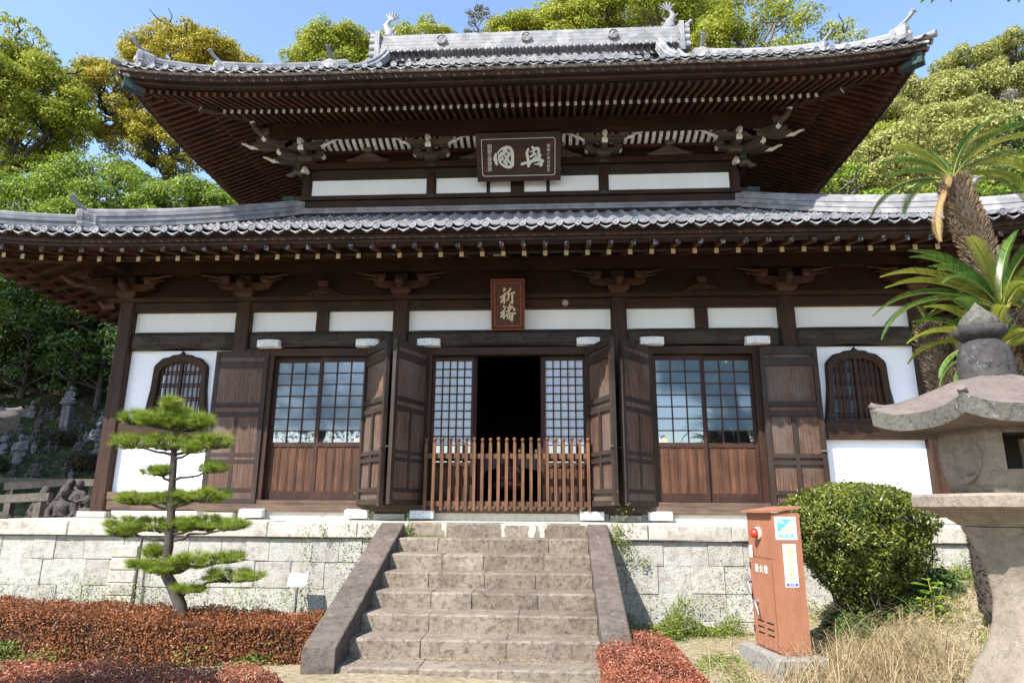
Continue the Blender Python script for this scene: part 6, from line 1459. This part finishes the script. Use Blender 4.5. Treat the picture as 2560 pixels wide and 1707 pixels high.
# ------------------------------------------------------------------ weeds, straw, seedling
def scatter(k, fx, fy, fz, lsz, mat, name, label, cat, hgt_=.1, w_=.5):
    P = np.stack([fx(k), fy(k), np.zeros(k)], 1); P[:, 2] = fz(P[:, 0], P[:, 1]) if callable(fz) else fz; P[:, 2] += RNG.uniform(0, 1, k)**1.5*hgt_
    V, F_ = leaves(P, np.tile([0, -.3, 1.], (k, 1)), lsz, lsz*w_, .8); return tag(npmesh(name, V, F_, mat), label, cat, kind='stuff')
def clumpy(k, x0, x1, y0, y1, nc, s_):
    c = np.stack([RNG.uniform(x0, x1, nc), RNG.uniform(y0, y1, nc)], 1); i = RNG.integers(0, nc, k); q = c[i]+RNG.normal(0, s_, (k, 2)); return q[:, 0], q[:, 1]
Ps = []
for (k, x0, x1, y0, y1, nc, s_, h_) in [(5200, 1.45, 3.1, -2.0, -1.68, 22, .10, .16), (5200, 3.1, 7.0, -2.2, -1.7, 26, .14, .20), (3000, -9, -1.7, -1.95, -1.68, 50, .10, .40), (3000, 3.5, 6.5, -4.6, -2.2, 40, .12, .07), (3600, 1.9, 4.6, -5.2, -3.0, 30, .10, .06), (3000, -8.5, -1.7, -4.6, -4.0, 30, .12, .16), (2500, 1.75, 2.25, -2.3, -1.8, 5, .08, .28)]:
    x, y = clumpy(k, x0, x1, y0, y1, nc, s_); y = np.minimum(y, -1.66); z = hgt(x, y)+RNG.uniform(0, 1, k)**1.6*h_*(1+.6*np.sin(x*9)); Ps.append(np.stack([x, y, z], 1))
P = np.concatenate(Ps); V, F_ = leaves(P, np.tile([0, -.4, 1.], (len(P), 1)), .034, .018, .8); tag(npmesh('weeds', V, F_, LF_WEED), 'small green weeds along the foot of the terrace wall and on the mound', 'weeds', kind='stuff')
# creeper on wall joints
Ps = []
for (x, z, n_, dx, dz) in [(-2.55, -.5, 90, .05, .30), (-2.0, -.55, 130, .08, .40), (-1.75, -.4, 120, .05, .3), (1.62, -.35, 320, .09, .26), (1.50, -.16, 160, .05, .08), (1.85, -.5, 60, .04, .04), (-1.05, -.20, 120, .14, .012), (-1.2, -.12, 90, .03, .06), (-2.35, -.12, 50, .03, .1), (3.0, -.8, 150, .2, .2), (-5.0, -.95, 300, .5, .12), (-7, -.95, 300, .9, .12), (-3.3, -1.0, 300, .6, .12), (2.4, -1.0, 200, .4, .10)]:
    Ps.append(np.stack([x+RNG.normal(0, dx, n_), np.full(n_, YT-.012)-RNG.uniform(0, .03, n_)-(0.03 if z > -.2 else 0), z+RNG.normal(0, dz, n_)], 1))
P = np.concatenate(Ps); V, F_ = leaves(P, np.tile([0, -1., .3], (len(P), 1)), .028, .016, .5); tag(npmesh('wall_creeper', V, F_, LF_WEED), 'sparse creeper growing in the joints of the terrace wall', 'creeper', kind='stuff')
def blades(cx, cy_, k, sx_, sy_, L0, L1, mat, name, label, arc=1.0, wd=.0028, up0=.5):
    V = []; F_ = []
    xs = cx+RNG.normal(0, sx_, k); ys = cy_+RNG.normal(0, sy_, k); zs = hgt(xs, ys)
    for x, y, z in zip(xs, ys, zs):
        L_ = random.uniform(L0, L1); az = random.uniform(0, 2*PI); e = random.uniform(up0, 1.45); p = Vector((x, y, z-.01)); sd = Vector((-math.sin(az), math.cos(az), 0))*wd; b = len(V); n_ = 6
        for i in range(n_+1):
            w_ = sd*(1-.8*i/n_); V += [p-w_, p+w_]; p = p+Vector((math.cos(az)*math.cos(e), math.sin(az)*math.cos(e), math.sin(e)))*(L_/n_); e -= arc*random.uniform(.15, .65)
            if p.z < z+.004: p.z = z+.004+random.uniform(0, .01)
        F_ += [(b+2*i, b+2*i+1, b+2*i+3, b+2*i+2) for i in range(n_)]
    return tag(npmesh(name, [tuple(v) for v in V], F_, mat), label, 'dry grass' if 'dry' in name else 'grass', kind='stuff')
blades(3.55, -3.95, 2400, .36, .45, .25, .65, LF_DRY, 'dry_grass', 'tangle of straw-coloured dry grass between cabinet and lantern')
blades(3.3, -5.0, 1100, .45, .5, .15, .45, LF_DRY, 'dry_grass', 'straw-coloured dry grass along the bottom right of the photo')
blades(4.5, -3.7, 1200, .6, .6, .12, .35, LF_DRY, 'dry_grass', 'thin dry grass on the earth mound behind the lantern')
blades(3.3, -3.3, 260, .10, .12, .25, .5, LF_WEED, 'grass_tuft', 'tuft of green grass right of the brown cabinet')
blades(1.62, -1.95, 260, .10, .10, .15, .35, LF_WEED, 'grass_tuft', 'tuft of green grass in the shade beside the staircase')
x, y = RNG.uniform(1.7, 3.2, 16000), RNG.uniform(-6.6, -1.7, 16000)
x2, y2 = RNG.uniform(-1.5, 1.2, 9000), RNG.uniform(-6.2, -4.62, 9000)
P = np.stack([np.concatenate([x, x2]), np.concatenate([y, y2]), np.zeros(25000)], 1); P[:, 2] = hgt(P[:, 0], P[:, 1])+RNG.uniform(0, .014, 25000); V, F_ = leaves(P, np.tile([0, 0, 1.], (25000, 1)), .035, .005, .5)
tag(npmesh('short_turf', V, F_, leafmat('turf_blade', st3((.24, .20, .10), (.36, .32, .17), (.46, .42, .26)), .2, .7, 3)), 'short dry turf in front of the stairs and cabinet', 'grass', kind='stuff')
# moss and dead grass on the lowest treads
Ps = []
for k_, n_ in ((7, 900), (8, 900), (6, 140), (5, 60)):
    xx = RNG.uniform(XL, XR, n_); Ps.append(np.stack([xx, YT-TR*k_+TR-.025+RNG.normal(0, .02, n_)-TR*0, np.full(n_, -.0385-RI*k_+.006)], 1))
P = np.concatenate(Ps); V, F_ = leaves(P, np.tile([0, 0, 1.], (len(P), 1)), .03, .006, .6); tag(npmesh('step_moss', V, F_, LF_DRY), 'dead grass growing in the joints of the lowest steps', 'dry grass', kind='stuff')
sd_ = empty('seedling', (4.32, -3.62, float(hgt(4.32, -3.62))), label='young plant with bright yellow-green broad leaves at the foot of the round bush', cat='plant')
m = MB(); m.tube([(0, 0, -.02), (.01, -.01, .14), (0, 0, .30)], [.008, .006, .004], 6); m.build('stem', RACH, sd_); V = []; F_ = []
for i in range(12):
    a = i*2.4; zz = .06+.02*i; d = Vector((math.cos(a), math.sin(a), .25-.06*(i % 3))).normalized(); s_ = d.cross(Vector((0, 0, 1))).normalized()*.032; l_ = .13; o_ = Vector((0, 0, zz)); k = len(V)
    V += [o_, o_+d*l_*.35+s_, o_+d*l_*.7+s_*.8, o_+d*l_-Vector((0, 0, .02)), o_+d*l_*.7-s_*.8, o_+d*l_*.35-s_]; F_ += [(k, k+1, k+2, k+3), (k, k+3, k+4, k+5)]
npmesh('leaves', [tuple(v) for v in V], F_, leafmat('seedling_leaf', st3((.14, .26, .02), (.22, .36, .03), (.30, .44, .05)), .35, .3), sd_)
sd_.scale = (1.25, 1.25, 1.25)
cl = [(4.0+random.uniform(-.45, .75), -3.05+random.uniform(-.35, .3), 0, random.uniform(.12, .24)) for _ in range(26)]; cl = [(a, b, float(hgt(a, b))+.08, d) for a, b, _, d in cl]
P, Nn = cloud(cl, 9000, .8); V, F_ = leaves(P, Nn, .045, .024); tag(npmesh('ground_ivy', V, F_, LF_DRK), 'dark leafy ground cover in the shade under the round bush', 'ground cover', kind='stuff')
blades(3.35, -4.25, 520, .40, .40, .45, .85, LF_DRY, 'dry_grass', 'long arching straw stems of dry grass in front of the concrete cabinet base', arc=.75, wd=.0034, up0=.7)
# ------------------------------------------------------------------ garden of stone figures on the left
RAILS = [((-9.6, -.25, .10), (-7.50, .12, .31-.08), 'mossy square stone rail nearest the terrace corner, ending on a post', .13), ((-9.4, 1.4, .42), (-8.55, 2.05, .53), 'dark stone rail behind the front figures', .13), ((-11.5, 2.5, .60), (-8.7, 3.2, .58), 'long flat stone rail farther up the slope', .11), ((-8.52, 2.0, .52), (-7.4, 1.95, .52), 'short stone rail meeting the corner column', .13)]
for a, b, lab, h_ in RAILS:
    e = empty('stone_rail', a, label=lab, cat='rail', group='stone rails among the figures'); m = MB(); B = Vector(b)-Vector(a); m.beam((0, 0, 0), B, .15, h_); m.build('rail', ST_RAIL, e)
    for t in (.12, .93): m = MB(); q = B*t; m.box(q.x-.06, q.x+.06, q.y-.06, q.y+.06, -.9, q.z-.001); m.build('post', ST_RAIL, e)
for i, (x, y, z, s_, r, base, lab) in enumerate([(-7.99, 1.2, -.16, .80, .3, FIGB, 'dark standing stone figure at the back of the front group'), (-7.66, 1.0, -.12, .72, -.25, FIGB, 'stone figure with a round bald head beside the corner column'), (-7.62, .6, -.28, .84, .15, FIGA, 'robed seated stone figure in the middle of the front group'), (-8.15, .9, -.22, .76, .5, FIGA, 'dark weathered stone figure half hidden behind the rail post'), (-7.12, .45, -.30, .68, -.3, FIGA, 'small hunched stone figure lowest beside the corner column'), (-7.35, 1.5, -.15, .8, .1, FIGA, 'stone figure in shade close behind the corner column')]):
    figure(base, ST_FIG, (x, y, z), s_, r, lab)
for i, (x, y, w_, h_) in enumerate([(-9.0, .35, .34, .42), (-8.6, .55, .22, .36), (-9.5, .6, .3, .4)]):
    m = MB(); m.sphere((0, 0, 0), 1, 12, 8, sc=(w_, w_*.8, h_)); o = m.build('mossy_boulder', ST_FIG, None, loc=(x, y, -.30)); tag(o, ['large dark boulder under the nearest stone rail', 'pinkish boulder right of the largest one under the nearest rail', 'dark boulder at the photo edge under the nearest rail'][i], 'boulder')
    for v in o.data.vertices: v.co *= 1+.12*math.sin(v.co.x*17+i)*math.sin(v.co.z*13)
ST = [(-16.75, 10.55, .37, 'pale stone figure in the top row, left of its twin'), (-16.56, 10.56, .44, 'tall pale stone figure in the top row'), (-16.48, 10.56, .27, 'small pale figure beside the tall one in the top row'), (-16.0, 10.59, .27, 'small grey figure left of the stone pillar top row'), (-15.7, 10.44, .34, 'seated grey figure just left of the stone pillar'), (-16.45, 10.85, .2, 'tiny figure far back between the pale pair and the pillar'), (-15.32, 10.26, .22, 'tiny figure touching the left side of the pillar'), (-14.94, 8.96, .44, 'broad seated figure below and left of the pillar'), (-14.22, 9.48, .35, 'dark figure at the right foot of the pillar'), (-15.43, 11.41, .21, 'shaded head far back right of the pillar'), (-14.8, 11.21, .28, 'shaded figure farthest back near the column'), (-13.98, 10.04, .29, 'small figure up the slope near the corner column'), (-13.57, 9.84, .39, 'pale figure highest beside the corner column'), (-13.44, 8.76, .34, 'dark figure right of the brown bush'), (-12.2, 7.74, .52, 'large pale seated figure near the corner column'), (-15.26, 8.49, .24, 'small rounded figure above the dark left group'), (-14.79, 8.12, .33, 'dark figure in the left group above the bright statue'), (-14.71, 7.49, .26, 'dark figure at the left edge above the teal one'), (-13.91, 7.99, .35, 'grey figure directly left of the brown bush'), (-12.64, 5.6, .59, 'brightly sunlit tall stone figure on the left slope'), (-13.58, 6.87, .33, 'grey figure right behind the sunlit one'), (-14.08, 7.73, .26, 'small dark figure under the brown bush left side'), (-13.01, 6.5, .27, 'small dark figure right of the sunlit one'), (-12.78, 6.72, .27, 'small grey figure in the middle of the slope'), (-11.95, 6.77, .36, 'grey figure below the brown bush right side'), (-12.51, 7.75, .26, 'pale bluish figure left of the large seated one'), (-14.75, 7.74, .26, 'dark figure hidden in the left group'), (-11.12, 4.32, .42, 'dark purple-grey figure with a dark head low on the slope'), (-10.28, 5.09, .49, 'pale standing stone half hidden by the corner column'), (-12.48, 5.42, .2, 'small head below the sunlit statue'), (-10.42, 4.3, .28, 'small standing figure in front of the lower brown bush'), (-11.17, 4.28, .2, 'small dark head above the stone rails'), (-13.67, 6.29, .4, 'teal-tinted seated figure at the left edge'), (-12.65, 6.82, .22, 'tiny figure in the grass of the middle slope'), (-10.18, 4.18, .2, 'tiny pale figure right above the rails'), (-11.4, 5.9, .2, 'tiny figure above the lower brown bush'), (-11.75, 4.4, .21, 'small figure in front of the left dark bush'), (-17.74, 10.95, .21, 'small dim figure at the left end of the top row')]
for i, (x, y, h_, lab) in enumerate(ST):
    pale = any(w_ in lab for w_ in ('pale', 'sunlit', 'bluish', 'teal', 'tall')); base = FIGB if i % 3 == 1 or 'standing' in lab or 'tall' in lab else FIGA  # pale stone also stands in for sunlight on the figures called sunlit
    figure(base, ST_FIG2 if pale else ST_FIG, (x, y, float(hgt(x, y))-.03), h_*1.18/.95, random.uniform(-.5, .6), 'stone figure: '+lab if False else lab, group='stone figures on the left slope')
px_, py_ = -13.75, 8.5; gz = float(hgt(px_, py_))
e = empty('memorial_pillar', (px_, py_, gz), label='pale inscribed stone pillar among the figures, topped by a seated figure', cat='pillar')
m = MB(); m.bbox(-.26, .26, -.24, .24, -.2, .12, .03); m.build('plinth', ST_FIG2, e)
m = MB(); m.bbox(-.13, .13, -.12, .12, .12, .84, .02); o = m.build('shaft', ST_FIG2, e)
m = MB()
for i in range(9):
    zc = .78-i*.075; m.box(-.055+.01*(i % 3), .05-.012*(i % 2), -.1225, -.119, zc, zc+.014); m.box(-.012+.015*(i % 2), .004+.015*(i % 2), -.1235, -.119, zc-.028, zc-.002)
m.build('inscription', DARK, o)
m = MB(); m.lathe([(.12, .84), (.20, .90), (.25, .95), (.22, .98), (.18, 1.0)], 20, rf=lambda t, j, z: 1+.05*math.cos(8*t)); m.build('lotus_base', ST_FIG2, e)
figure(FIGA, ST_FIG2, (px_, py_, gz+.99), .50, .1, 'seated stone figure on the lotus top of the pale pillar')
for (x, y, r, lab) in [(-13.0, 7.3, .48, 'dark brown clipped bush in the middle of the figure garden'), (-10.4, 4.9, .42, 'dark brown clipped bush low by the corner column'), (-12.6, 4.6, .44, 'dark bush at the left edge above the rails')]:
    e = empty('clipped_bush', (x, y, float(hgt(x, y))), label=lab, cat='bush', group='clipped bushes among the figures')
    P, Nn = cloud([(0, 0, r*.35, r), (r*.4, 0, r*.3, r*.8), (-r*.4, 0, r*.3, r*.8)], 9000, .7); V, F_ = leaves(P, Nn, .05, .03); npmesh('foliage', V, F_, leafmat('bush_leaf_dark', st3((.02, .015, .008), (.045, .035, .012), (.07, .06, .018)), .2), e)
k = 30000; x = RNG.uniform(-19, -7.6, k); y = RNG.uniform(.5, 12, k); P = np.stack([x, y, hgt(x, y)+RNG.uniform(0, .05, k)], 1); V, F_ = leaves(P, np.tile([0, -.4, 1.], (k, 1)), .09, .025, .7); tag(npmesh('slope_grass', V, F_, LF_DRK), 'rough grass between the stone figures', 'grass', kind='stuff')
